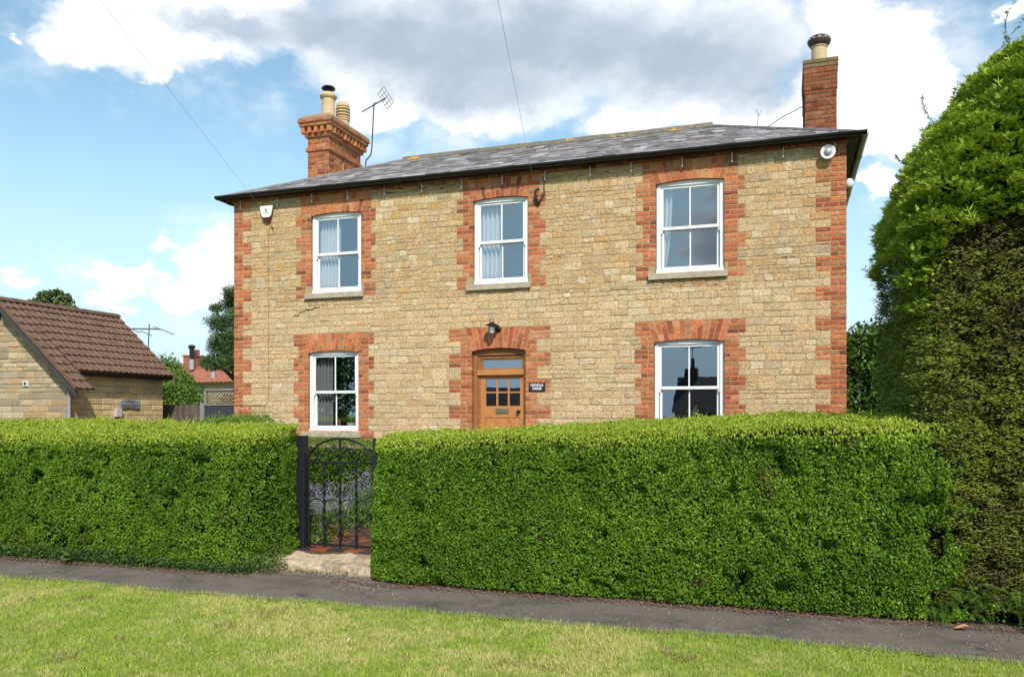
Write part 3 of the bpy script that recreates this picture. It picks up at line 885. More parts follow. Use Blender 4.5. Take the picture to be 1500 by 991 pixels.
pot = m.build('chimney_pot', 'pot_buff', ch, smooth=True)
m = MB(); m.lathe((uc, 2.78, 8.35), [(.085, .60), (.085, .74), (.15, .735), (.16, .75), (.13, .79), (.03, .81), (.0, .81)], 20)
m.build('chimney_cowl', 'black_iron', pot, smooth=True)
m = MB()
prof = [(.16, 0), (.148, .22), (.165, .235), (.165, .26)]
m.lathe((uc, 3.42, 8.35), prof + [(.15, .27)], 24)
z = .27
for i in range(4):
    m.lathe((uc, 3.42, 8.35), [(.155, z), (.172, z + .02), (.160, z + .045)], 24); m.lathe((uc, 3.42, 8.35), [(.118, z + .03), (.118, z + .085)], 16); z += .072
m.lathe((uc, 3.42, 8.35), [(.155, z), (.15, z + .05), (.11, z + .11), (.04, z + .14), (0, z + .145)], 24)
pot2 = m.build('louvred_chimney_pot', 'pot_buff', ch, smooth=True)
ru0, ru1, ry0, ry1 = 10.585, 11.125, 2.35, 3.70
ch2 = stack(ru0, ru1, ry0, ry1, [(5.9, 7.60, 0), (7.60, 7.90, .014), (7.90, 8.0, .018)], dark=.50)
m = MB(); m.box((ru0 - .03, ry0 - .03, 8.001), (ru1 + .03, ry1 + .03, 8.075)); m.box((ru0 - .032, ry0 - .032, 8.081), (ru1 + .032, ry1 + .032, 8.155))
m.build('chimney_cap', 'moss_cap', ch2, bevel=.012)
m = MB(); m.lathe((10.845, 2.75, 8.15), [(.165, 0), (.14, .03), (.135, .36), (.15, .37), (.15, .40), (.14, .42)], 24)
pot3 = m.build('chimney_pot', 'pot_buff', ch2, smooth=True)
m = MB(); m.lathe((10.845, 2.75, 8.15), [(.14, .38), (.165, .40), (.205, .46), (.205, .50), (.18, .52), (.185, .545), (.15, .57), (.06, .585), (0, .585)], 24)
cw = m.build('chimney_cowl', 'terracotta_cap', pot3, smooth=True)
m = MB()
for i in range(12):
    an = 2 * math.pi * i / 12
    m.obox((10.845 + .20 * math.cos(an), 2.75 + .20 * math.sin(an), 8.655), (.022 * -math.sin(an), .022 * math.cos(an), 0), (.012 * math.cos(an), .012 * math.sin(an), 0), (0, 0, .014))
m.lathe((10.845, 2.75, 8.643), [(.19, 0), (.2065, 0), (.2065, .004), (.19, .004)], 24)
m.build('cowl_vent', 'galv', cw)
# dark strip on the left side of the right stack
m = MB(); m.box((ru0 - .028, ry0 + .05, 6.6), (ru0 - .008, ry0 + .28, 7.58)); m.build('side_strip', 'felt', ch2)

# ------------------------------------------------------------------ things in and on the house
def letters(name, text, size, loc, rot, material, parent, spacing=1.0, depth=.003, bold=0.0):
    cu = bpy.data.curves.new(name, 'FONT'); cu.body = text; cu.size = size; cu.align_x = 'CENTER'; cu.align_y = 'CENTER'
    cu.extrude = depth; cu.space_line = spacing; cu.offset = bold; cu.space_character = 1.05
    tmp = bpy.data.objects.new(name, cu)
    me = bpy.data.meshes.new_from_object(tmp); bpy.data.objects.remove(tmp)
    me.name = name
    me.materials.clear(); me.materials.append(MATS[material])
    o = bpy.data.objects.new(name, me)
    base = WORLD[parent.name]
    o.location = (loc[0] - base[0], loc[1] - base[1], loc[2] - base[2]); o.rotation_euler = rot
    return link(o, parent, base)
def curtain_sheet(name, u0, u1, z0, z1, y, material, label, gather=0.0, waves=7, group=None):
    m = MB(); n = waves * 8; k = 6
    for j in range(k + 1):
        t = j / k; z = z1 + (z0 - z1) * t
        for i in range(n + 1):
            s = i / n; amp = .034 + .012 * t
            m.v.append((u0 + (u1 - u0) * s * (1 - gather * t * t), y + amp * math.sin(2 * math.pi * waves * s + .5 * math.sin(3 * s)), z))
    for j in range(k):
        for i in range(n):
            a = j * (n + 1) + i; m.f.append((a, a + 1, a + n + 2, a + n + 1))
    o = m.build(name, material, None, loc=(u0, y, z0), smooth=True, label=label, cat='curtain', group=group)
    o.data.validate()
    s = o.modifiers.new('thick', 'SOLIDIFY'); s.thickness = .002
    return o
curtain_sheet('curtain', 1.80, 2.25, 3.98, 5.50, .22, 'curtain', 'pale pleated curtain behind the upper window nearest the alarm box', .05, 6)
curtain_sheet('curtain', 5.08, 5.50, 3.98, 5.50, .22, 'curtain', 'white sheer curtain behind the upper window above the front door', .06, 5)
curtain_sheet('curtain', 8.26, 8.48, 3.98, 5.52, .22, 'curtain', 'narrow white curtain edge behind the upper window under the right chimney', .55, 3)
curtain_sheet('curtain', 1.72, 2.08, 1.36, 2.9, .22, 'grey_curtain', 'grey curtain behind the ground floor window beside the gate', .0, 5)
# potted plants on the inner sills
def pot_plant(loc, label, pot_r, h, nleaf, leaf_l, leaf_w, spread, cols, material='pot_white'):
    t = thing('potted_plant', label, 'plant', loc)
    m = MB(); m.lathe(loc, [(pot_r * .75, 0), (pot_r, h), (pot_r * 1.06, h + .008), (pot_r * .9, h + .01), (pot_r * .85, h - .02)], 18)
    m.build('plant_pot', material, t, smooth=True)
    mb = MB()
    for i in range(nleaf):
        an = random.uniform(0, 2 * math.pi); el = random.uniform(.35, 1.35) if i > nleaf * .3 else random.uniform(1.1, 1.5)
        L = leaf_l * random.uniform(.6, 1.1)
        d = Vector((math.cos(an) * math.cos(el), math.sin(an) * math.cos(el), math.sin(el))); s = d.cross(Vector((0, 0, 1))).normalized()
        p = Vector(loc) + Vector((0, 0, h)); c = random.choice(cols)
        pts = []
        for q, wd in ((0, .1), (.35, .8), (.65, 1), (.88, .55), (1, .03)):
            cc = p + d * L * q + Vector((0, 0, -spread * L * q * q)); pts.append((cc, wd * leaf_w / 2))
        vs = []
        for cc, wd in pts: vs += [cc + s * wd, cc - s * wd]
        mb.add(vs, [(2 * k, 2 * k + 1, 2 * k + 3, 2 * k + 2) for k in range(4)], c)
    mb.build('foliage', 'leaf', t)
    return t
m = MB(); m.box((1.5, .145, 1.40), (2.9, .50, 1.455)); m.build('window_board', 'white_paint', house)
m = MB(); m.box((8.05, .145, 1.40), (9.45, .50, 1.455)); m.build('window_board', 'white_paint', house)
pot_plant((2.46, .25, 1.456), 'small green plant in pale pot inside the ground floor window beside the gate', .10, .10, 34, .24, .075, .1, [(.16, .32, .07), (.22, .40, .10), (.12, .25, .06)])
pot_plant((8.80, .27, 1.456), 'spiky pale leaved plant inside the ground floor window on the right',   .085, .13, 34, .42, .075, .35, [(.30, .36, .16), (.16, .26, .07), (.42, .42, .26)])
m = MB(); m.tube([(2.16, .26, 1.456), (2.18, .26, 1.50), (2.20, .26, 1.56), (2.18, .26, 1.60), (2.14, .26, 1.615), (2.115, .26, 1.595)], [.022, .026, .016, .013, .012, .006], 10)
m.build('ornament', 'orange_glaze', None, loc=(2.16, .26, 1.456), smooth=True, label='orange curved neck ornament on the inner sill beside the grey curtain', cat='ornament')
# alarm box
ax, az_ = .795, 5.59
t = thing('alarm_box', 'white and dark red burglar alarm box under the eaves by the left corner', 'alarm', (ax, -.09, az_))
def shield(s, y0, y1, zc, top, waist, hgt):
    return [(ax - top, zc + hgt * .42), (ax - top * .93, zc + hgt * .5), (ax + top * .93, zc + hgt * .5), (ax + top, zc + hgt * .42), (ax + waist, zc - hgt * .38), (ax + waist * .6, zc - hgt * .5), (ax - waist * .6, zc - hgt * .5), (ax - waist, zc - hgt * .38)]
m = MB(); m.prism(shield(1, 0, 0, az_ - .02, .118, .075, .30), -.062, -.018); m.build('alarm_base', 'alarm_red', t, bevel=.008)
m = MB(); m.prism(shield(1, 0, 0, az_ + .018, .142, .098, .225), -.098, -.060); cov = m.build('alarm_cover', 'alarm_white', t, bevel=.012)
m = MB()
m.add([(ax - .012, -.1005, az_ + .085), (ax + .028, -.1005, az_ + .04), (ax + .012, -.1005, az_ + .018), (ax - .03, -.1005, az_ + .045)], [(0, 1, 2, 3)])
m.add([(ax - .006, -.101, az_ + .012), (ax + .03, -.101, az_ + .016), (ax + .012, -.101, az_ + .002)], [(0, 1, 2)])
for i, u in enumerate((-.062, -.044, -.02, -.004, .014, .034, .05)):
    m.box((ax + u, -.101, az_ - .018 + (.004 if i % 2 else 0)), (ax + u + .011, -.0985, az_ - .002 + (.004 if i % 3 else 0)))
m.build('alarm_emblem', 'alarm_mark', cov)
# thin cable from the alarm down the wall
m = MB(); m.tube([(.82, -.016, 5.45), (.83, -.02, 5.34), (.81, -.022, 5.22), (.80, -.022, 5.0), (.80, -.022, 3.5), (.80, -.022, 2.05), (.78, -.022, 1.93), (.70, -.022, 1.90), (.4, -.022, 1.90), (.02, -.022, 1.90)], .004, 6)
m.build('wall_cable', 'oak_frame', None, loc=(.8, -.022, 1.9), label='thin dark cable running down the stone from the alarm box', cat='cable')
m = MB(); m.tube([(.86, -.02, 5.34), (.93, -.05, 5.27)], .009, 6); m.build('wall_spike', 'cable', None, loc=(.86, -.02, 5.3), label='short dark metal spike in the stone just below the alarm box', cat='spike')
# round lamp near right eaves
def bulkhead(loc, label, n=(0, -1, 0), s=1.0):
    t = thing('security_light', label, 'light', loc)
    m = MB(); m.lathe(loc, [(.055 * s, .085), (.06 * s, .07), (.085 * s, .03), (.105 * s, -.01), (.108 * s, -.03), (.098 * s, -.034), (.06 * s, -.012)], 24, axis=1)
    h = m.build('lamp_housing', 'white_paint', t, smooth=True)
    m = MB(); m.lathe((loc[0], loc[1], loc[2]), [(.062 * s, -.014), (.06 * s, -.03), (.035 * s, -.052), (.0, -.058)], 20, axis=1); m.build('lamp_lens', 'galv', t, smooth=True)
    return t
bulkhead((10.865, -.09, 5.715), 'round white wall light by the right corner under the gutter')
m = MB(); m.lathe((W + .075, .53, 5.38), [(.0, -.075), (.05, -.06), (.075, -.02), (.075, .02), (.05, .06), (0, .075)], 18); m.box((W + .008, .49, 5.34), (W + .03, .57, 5.42))
m.build('wall_sensor', 'white_paint', None, loc=(W + .07, .53, 5.38), smooth=True, label='small white dome on the side wall round the right corner', cat='sensor')
# lantern above the door
lx, ly, lz = 5.43, -.16, 3.18
t = thing('wall_lantern', 'black coach lantern with clear glass above the front door', 'lantern', (lx, ly, lz))
m = MB(); m.lathe((lx + .07, -.012, lz + .03), [(.06, 0), (.06, -.012), (.04, -.022), (.015, -.026)], 18, axis=1); m.tube([(lx + .07, -.03, lz + .03), (lx + .065, -.07, lz + .02), (lx + .05, -.10, lz + .05), (lx + .03, -.13, lz + .10)], .009, 8)
m.build('lantern_bracket', 'black_iron', t, smooth=True)
m = MB(); m.lathe((lx, ly, lz), [(.035, .03), (.045, .062), (.108, .075), (.112, .082), (.07, .10), (.045, .118), (.03, .135), (0, .14)], 22)
m.tube([(lx + .038 * math.cos(a_), ly, lz + .13 + .07 * math.sin(a_)) for a_ in [math.pi * i / 12 for i in range(13)]], .006, 6)
m.build('lantern_hood', 'black_iron', t, smooth=True)
m = MB(); m.lathe((lx, ly, lz), [(.045, .06), (.05, .02), (.05, -.03), (.03, -.065), (0, -.072)], 18); gl = m.build('lantern_glass', 'lantern_glass', t, smooth=True)
m = MB()
for i in range(4):
    an = math.pi / 4 + i * math.pi / 2
    m.tube([(lx + .056 * math.cos(an), ly + .056 * math.sin(an), lz + .06), (lx + .056 * math.cos(an), ly + .056 * math.sin(an), lz - .03)], .004, 6)
m.lathe((lx, ly, lz), [(.056, -.005), (.059, 0), (.056, .005)], 18)
m.build('lantern_cage', 'black_iron', t)
# name plaque
t = thing('house_name_plaque', 'dark slate plaque with white lettering on the brick beside the door', 'sign', (6.205, -.02, 2.19))
m = MB(); m.box((6.06, -.024, 2.118), (6.352, -.008, 2.262)); pl = m.build('plaque', 'slate_plaque', t, bevel=.003)
letters('lettering', 'MIDDLE\nFARM', .062, (6.205, -.0245, 2.186), (R(90), 0, 0), 'sign_white', t, .95, .0015, .0012)
# cable bracket and coil by the middle upper window
t = thing('cable_bracket', 'dark cable coil and insulator on brick right of the middle upper window', 'bracket', (6.24, -.03, 5.47))
m = MB(); m.tube([(6.20, -.02, 5.36), (6.21, -.07, 5.40), (6.185, -.075, 5.47), (6.20, -.08, 5.54), (6.26, -.08, 5.56)], .020, 8); m.tube([(6.20, -.03, 5.36), (6.25, -.05, 5.34), (6.27, -.05, 5.38)], .022, 8); m.build('insulator', 'cable', t, smooth=True)
m = MB(); m.tube([(6.34, -.03, 5.50), (6.31, -.04, 5.44), (6.27, -.04, 5.38)], .009, 6); m.tube([(6.30, -.03, 5.79), (6.34, -.03, 5.72), (6.335, -.03, 5.6), (6.34, -.03, 5.50)], .008, 6); m.build('cable_tail', 'cable', t, smooth=True)

# television aerial on the left chimney
def yagi(loc, label, base_pts, head, boom_dir, side, n_el, name='television_aerial'):
    t = thing(name, label, 'aerial', loc)
    m = MB(); m.tube(base_pts, .016, 8); m.build('mast', 'thin_metal', t, smooth=True)
    return t
t = yagi((cu1 + .2, cy1 + .1, 7.5), 'television aerial on a bent mast behind the left chimney', [(.75, 3.78, 7.45), (.84, 3.74, 7.55), (.85, 3.74, 7.72), (1.0, 3.70, 7.82), (1.04, 3.68, 8.0), (1.11, 3.65, 9.0)], None, None, None, 0)
m = MB(); hp = Vector((1.11, 3.65, 9.0)); bd = Vector((.30, .55, .30)).normalized()
p0 = hp - bd * .42; p1 = hp + bd * .55
p0, p1 = Vector((.86, 3.55, 8.80)), Vector((1.26, 3.95, 9.22))
bd = (p1 - p0).normalized(); sd_ = bd.cross(Vector((0, 0, 1))).normalized(); uv = sd_.cross(bd)
m.tube([p0, p1], .017, 6)
for i in range(9):
    c = p0 + (p1 - p0) * (i / 9 + .03); m.tube([c - sd_ * .07, c + sd_ * .07], .007, 5)
m.tube([hp, (hp + p1) / 2 + Vector((-.06, -.06, -.06))], .008, 6)
m.build('boom', 'thin_metal', t)
m = MB()
for k in (-.2, -.1, 0, .1, .2): m.tube([p1 + uv * k - sd_ * .24, p1 + uv * k + sd_ * .24], .006, 5)
for k in (-.24, -.08, .08, .24): m.tube([p1 + uv * -.2 + sd_ * k, p1 + uv * .2 + sd_ * k], .006, 5)
m.build('reflector', 'thin_metal', t)
# stalks of weed and loose cable by the right chimney
m = MB(); m.tube([(9.95, 2.6, 7.12), (10.2, 2.7, 7.3), (10.4, 2.7, 7.38), (10.57, 2.7, 7.46)], .008, 6); m.tube([(9.75, 2.5, 7.1), (9.77, 2.5, 7.32), (9.73, 2.5, 7.42)], .005, 6); m.tube([(9.77, 2.5, 7.3), (9.83, 2.5, 7.4)], .004, 6)
m.build('roof_cable', 'cable', None, loc=(10.1, 2.6, 7.2), label='loose cable strung from the roof to the right chimney', cat='cable')

# overhead wires to a pole across the green
PT = (13.1, -29.3, 7.0)
def wire(p, label):
    m = MB(); p = Vector(p); q = Vector(PT); n = 14
    m.tube([p + (q - p) * (i / n) for i in range(n + 1)], .0024, 5)
    m.build('overhead_wire', 'wire_grey', None, loc=tuple(p), smooth=True, label=label, cat='wire')
wire((.547, -.02, 5.807), 'overhead wire fixed under the eaves near the alarm box')
wire((6.117, -.02, 5.829), 'overhead wire fixed under the eaves above the middle upper window')
t = thing('utility_pole', 'wooden utility pole across the green holding both overhead wires', 'pole', (13.1, -29.3, 0))
m = MB(); m.tube([(13.1, -29.3, 0), (13.1, -29.3, 7.3)], [.14, .10], 12); m.build('pole', 'bark', t, smooth=True)
m = MB(); m.box((12.6, -29.35, 6.93), (13.6, -29.2, 7.02)); m.build('crossarm', 'dark_timber', t)

# ------------------------------------------------------------------ hedges
def hedge(name, label, u0, u1, y0, y1, hf, hb, zb, dens, tone=1.0, r=.10, cat='hedge', dens_back=.25, vis=(0, 99), fuzz=1.0, topcol=None, frontcols=None, leaf=.026, ragged=False, rend=(None, None), shear=None, lean=0.0, hole=None):
    """clipped hedge: hf(u), hb(u) heights of its front and back top edges; zb height of its foot"""
    t = thing(name, label, cat, ((u0 + u1) / 2, (y0 + y1) / 2, zb))
    L = u1 - u0
    P = []; Nn = []; K = []
    def surf(n, kind):
        u = rng.uniform(u0, u1, n)
        H0 = hf(u); H1 = hb(u)
        if kind == 'front':
            s = rng.uniform(0, 1, n); z = zb + .03 + (H0 - r * .6 - zb - .03) * s
            bul = .035 * np.sin(np.pi * s) + .05 * np.maximum(0, .25 - s) * 0
            y = np.full(n, y0) + .03 * s - bul; nn = np.tile([0, -1, .12], (n, 1)).astype(float)
        elif kind == 'back':
            s = rng.uniform(0, 1, n); z = zb + .03 + (H1 - r * .6 - zb - .03) * s
            y = np.full(n, y1) - .03 * s; nn = np.tile([0, 1, .12], (n, 1)).astype(float)
        elif kind == 'top':
            s = rng.uniform(0, 1, n); y = y0 + .03 + (y1 - y0 - .06) * s
            z = H0 + (H1 - H0) * s + .02 * np.sin(np.pi * s)
            e = np.minimum(s, 1 - s) * (y1 - y0); d = np.maximum(0, r - e); z = z - (r - np.sqrt(np.maximum(r * r - d * d, 0)))
            nn = np.c_[np.zeros(n), np.where(s < .5, -1, 1) * d / r, np.ones(n)]
        else:
            s = rng.uniform(0, 1, n); y = y0 + (y1 - y0) * rng.uniform(0, 1, n); HH = H0 + (H1 - H0) * (y - y0) / (y1 - y0)
            uu = u0 if kind == 'left' else u1
            HH = hf(np.full(n, uu)) + (hb(np.full(n, uu)) - hf(np.full(n, uu))) * (y - y0) / (y1 - y0)
            z = zb + .03 + (HH - zb - .05) * s; u = np.full(n, uu) + (.02 if kind == 'left' else -.02) * s
            nn = np.tile([-1. if kind == 'left' else 1., 0, .12], (n, 1))
        # ends rounded in plan
        if kind in ('front', 'back'):
            for e, q in ((u - u0, rend[0] or r * 1.6), (u1 - u, rend[1] or r * 1.6)):
                if kind == 'back': q = r * 1.6
                d = np.clip(q - e, 0, q); sh = q - np.sqrt(np.maximum(q * q - d * d, 0)); y = y + (sh if kind == 'front' else -sh)
        else:
            for e, q in ((u - u0, rend[0]), (u1 - u, rend[1])):
                if q: d = np.clip(q - e, 0, q); sh = q - np.sqrt(np.maximum(q * q - d * d, 0)); y = np.maximum(y, y0 + sh)
        p = np.c_[u, y, z]
        a, b = (u, z) if kind in ('front', 'back') else (u, y) if kind == 'top' else (y, z)
        und = (fbm(a, b, .55, 21) - .5) * .10 + (vnoise(a, b, .12, 31) - .5) * .05
        pit = np.clip((vnoise(a, b, .20, 77) - .76) * 5, 0, 1) * .10 + np.clip((vnoise(a, b, .07, 79) - .78) * 6, 0, 1) * .06
        dep = rng.exponential(.022, n)
        nu = unit(nn)
        if hole is not None and kind == 'front': dep = dep + .17 * np.exp(-((u - hole[0]) / hole[2]) ** 2 - ((z - hole[1] - (u - hole[0]) * 1.2) / hole[3]) ** 2) * (vnoise(u, z, .05, 5) > .38)
        if shear: p[:, 0] -= shear[1] * np.maximum(0, p[:, 1] - shear[0]) * np.clip(1 - (u1 - u) / .8, 0, 1)
        if lean: p[:, 0] += lean * p[:, 2] * np.clip(1 - (u - u0) / .6, 0, 1)
        return p + nu * (und - pit - dep + .02)[:, None], nu, np.full(n, {'front': 0, 'back': 1, 'top': 2, 'left': 3, 'right': 3}[kind])
    hm_ = float(np.mean(hf(np.linspace(u0, u1, 9)))) - zb
    for kind, area, kk in (('front', L * hm_, 1), ('top', L * (y1 - y0), .95), ('back', L * hm_, dens_back), ('left', (y1 - y0) * hm_, .8), ('right', (y1 - y0) * hm_, .8)):
        n = int(area * dens * kk)
        p, nu, kd = surf(n, kind)
        P.append(p); Nn.append(nu); K.append(kd)
    P = np.concatenate(P); Nn = np.concatenate(Nn); K = np.concatenate(K)
    if ragged:
        k = 9000; uu = u1 - .12 + rng.exponential(.08, k); zz = rng.uniform(zb + .05, 1.5, k)
        okk = vnoise(uu, zz, .14, 131) + .25 * vnoise(uu, zz, .05, 133) > .35 + (uu - u1) * 1.1
        okk &= uu < u1 + .42 + .25 * (zz < .5)
        pp = np.c_[uu, y0 + .02 + rng.uniform(-.03, .05, k), zz][okk]; P = np.concatenate([P, pp]); Nn = np.concatenate([Nn, np.tile([0., -1, .1], (len(pp), 1))]); K = np.concatenate([K, np.zeros(len(pp))])
        kp = (P[:, 0] < 11.30) | (vnoise(P[:, 0], P[:, 2] + P[:, 1], .15, 137) + .35 * vnoise(P[:, 0], P[:, 2], .05, 139) > .30 + (P[:, 0] - 11.30) * np.where(P[:, 2] < .5, .9, 1.7))
        P, Nn, K = P[kp], Nn[kp], K[kp]
    # thin out the part that lies beyond the picture
    keep = (P[:, 0] > vis[0]) & (P[:, 0] < vis[1]) | (rng.random(len(P)) < .30)
    P, Nn, K = P[keep], Nn[keep], K[keep]
    n = len(P)
    D = unit(rand_dir(n) * .95 + Nn * .30 + np.array([0, 0, .35]))
    M = unit(rand_dir(n) * .75 + Nn * 1.0)
    istop = K == 2
    Ln = leaf * rng.uniform(.65, 1.25, n); Wd = Ln * rng.uniform(.5, .72, n)
    big = fbm(P[:, 0] + P[:, 1], P[:, 2], .8, 41); sm = vnoise(P[:, 0] * 1.3 + P[:, 1], P[:, 2], .10, 43)
    fc = frontcols or ((.054, .128, .009), (.155, .280, .018), (.24, .37, .035))
    C = mixc(fc[0], fc[1], rng.random(n) * .6 + sm * .55 - .05 + (big - .5) * 1.0)
    hot = rng.random(n) < (.035 + .10 * (big > .56))
    C[hot] = np.array(fc[2]) * rng.uniform(.7, 1.2, (hot.sum(), 1))
    dead = (fbm(P[:, 0] + 9, P[:, 2] + P[:, 1], .5, 51) > .70) & (rng.random(n) < .35); C[dead] = np.array((.12, .085, .03)) * rng.uniform(.6, 1.2, (dead.sum(), 1))
    tc = topcol or ((.20, .29, .025), (.42, .50, .06))
    # new growth all over the top and just over its edge
    Hloc = hf(P[:, 0]) + (hb(P[:, 0]) - hf(P[:, 0])) * np.clip((P[:, 1] - y0) / (y1 - y0), 0, 1)
    near = istop | (P[:, 2] > Hloc - rng.exponential(.05, n) - .05 * vnoise(P[:, 0], P[:, 1], .15, 3))
    kk = int(near.sum())
    C[near] = mixc(tc[0], tc[1], rng.random(kk) * .75 + .5 * (fbm(P[near, 0], P[near, 1], .5, 61) - .25))
    D[near] = unit(D[near] * .7 + np.array([0, 0, .9])); 
    C *= rng.uniform(.82, 1.15, (n, 1)) * tone
    V = leaf_cards(P, D, M, Ln, Wd)
    # upright shoots of the new growth
    ns = int(L * (y1 - y0) * 330 * fuzz)
    u = rng.uniform(u0 + .05 + (rend[0] or 0) * .5, u1 - .05 - (.3 if ragged else 0) - (rend[1] or 0) * .95, ns); yy = y0 + .05 + (y1 - y0 - .1) * rng.uniform(0, 1, ns); s = (yy - y0) / (y1 - y0)
    z = hf(u) + (hb(u) - hf(u)) * s
    hh = rng.gamma(1.8, .014, ns) * (.6 + 1.2 * vnoise(u, yy, .4, 71)); nl = 6
    lean = rng.normal(0, .22, (ns, 2))
    SP = []; SD = []; 
    for q in range(nl):
        f = (q + .5) / nl
        c = np.c_[u + lean[:, 0] * hh * f, yy + lean[:, 1] * hh * f, z + hh * f]
        an = rng.uniform(0, 2 * np.pi, ns); out = np.c_[np.cos(an), np.sin(an), np.full(ns, 1.0)]
        SP.append(c + unit(out) * .010); SD.append(out)
    SP = np.concatenate(SP); SD = np.concatenate(SD); n2 = len(SP)
    V2 = leaf_cards(SP, SD, unit(rand_dir(n2) + [0, -.4, .5]), .026 * rng.uniform(.6, 1.2, n2), .012 * rng.uniform(.7, 1.2, n2))
    C2 = mixc(tc[0], tc[1], rng.uniform(.3, 1.25, n2)) * rng.uniform(.85, 1.15, (n2, 1)) * tone
    np_mesh('foliage', np.concatenate([V, V2]), np.concatenate([C, C2]), 4, 'leaf', t)
    # solid near-black core, the shade inside the hedge painted in its colour
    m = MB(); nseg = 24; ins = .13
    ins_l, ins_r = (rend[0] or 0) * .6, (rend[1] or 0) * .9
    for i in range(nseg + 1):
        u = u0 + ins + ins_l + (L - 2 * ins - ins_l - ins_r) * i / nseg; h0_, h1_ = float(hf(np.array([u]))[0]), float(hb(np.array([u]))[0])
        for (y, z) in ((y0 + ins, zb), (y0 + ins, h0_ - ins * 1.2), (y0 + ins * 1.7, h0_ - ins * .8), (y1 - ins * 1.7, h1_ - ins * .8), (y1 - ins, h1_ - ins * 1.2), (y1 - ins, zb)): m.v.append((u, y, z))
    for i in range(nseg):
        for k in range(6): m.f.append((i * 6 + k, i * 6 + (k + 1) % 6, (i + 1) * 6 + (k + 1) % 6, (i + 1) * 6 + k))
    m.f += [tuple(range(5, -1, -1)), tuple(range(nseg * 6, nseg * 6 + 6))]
    m.build('shade_core', 'hedge_core', t)
    return t
lin = lambda xs, ys: (lambda u: np.interp(u, xs, ys))
hedge('privet_hedge', 'long clipped privet hedge right of the iron gate in front of the house', 6.13, 11.62, -6.02, -4.75, lin([6.1, 7.5, 9.4, 11.4], [1.41, 1.47, 1.555, 1.61]), lin([6.1, 7.5, 9.3, 11.4], [1.465, 1.545, 1.655, 1.71]), 0, 13000, ragged=True, rend=(.30, None), lean=.05, hole=(9.86, .22, .10, .10))
hedge('privet_hedge', 'clipped privet hedge left of the iron gate running out of the picture', -6.0, 4.98, -6.02, -4.75, lin([-2, 1.2, 5], [1.42, 1.44, 1.475]), lin([-2, 0, 2, 5], [1.63, 1.635, 1.615, 1.56]), 0, 12000, vis=(.8, 9), tone=1.02, rend=(None, .50), shear=(-5.40, .75))
hedge('rounded_shrub', 'low rounded green shrub showing over the left hedge by the house corner', 2.4, 3.82, -4.55, -3.6, lin([2.4, 2.9, 3.4, 3.82], [1.52, 1.62, 1.62, 1.42]), lin([2.4, 2.9, 3.4, 3.82], [1.56, 1.68, 1.69, 1.48]), .17, 4500, cat='shrub', tone=.9, r=.2, topcol=((.12, .21, .03), (.24, .34, .05)))
hedge('garden_hedge', 'dark low hedge under the window seen through the gate', 2.3, 4.80, -2.6, -1.9, lin([2.3, 4.2, 4.8], [1.32, 1.28, 1.16]), lin([2.3, 4.2, 4.8], [1.32, 1.28, 1.16]), .17, 4500, r=.15, tone=.9, topcol=((.10, .18, .03), (.22, .30, .05)))

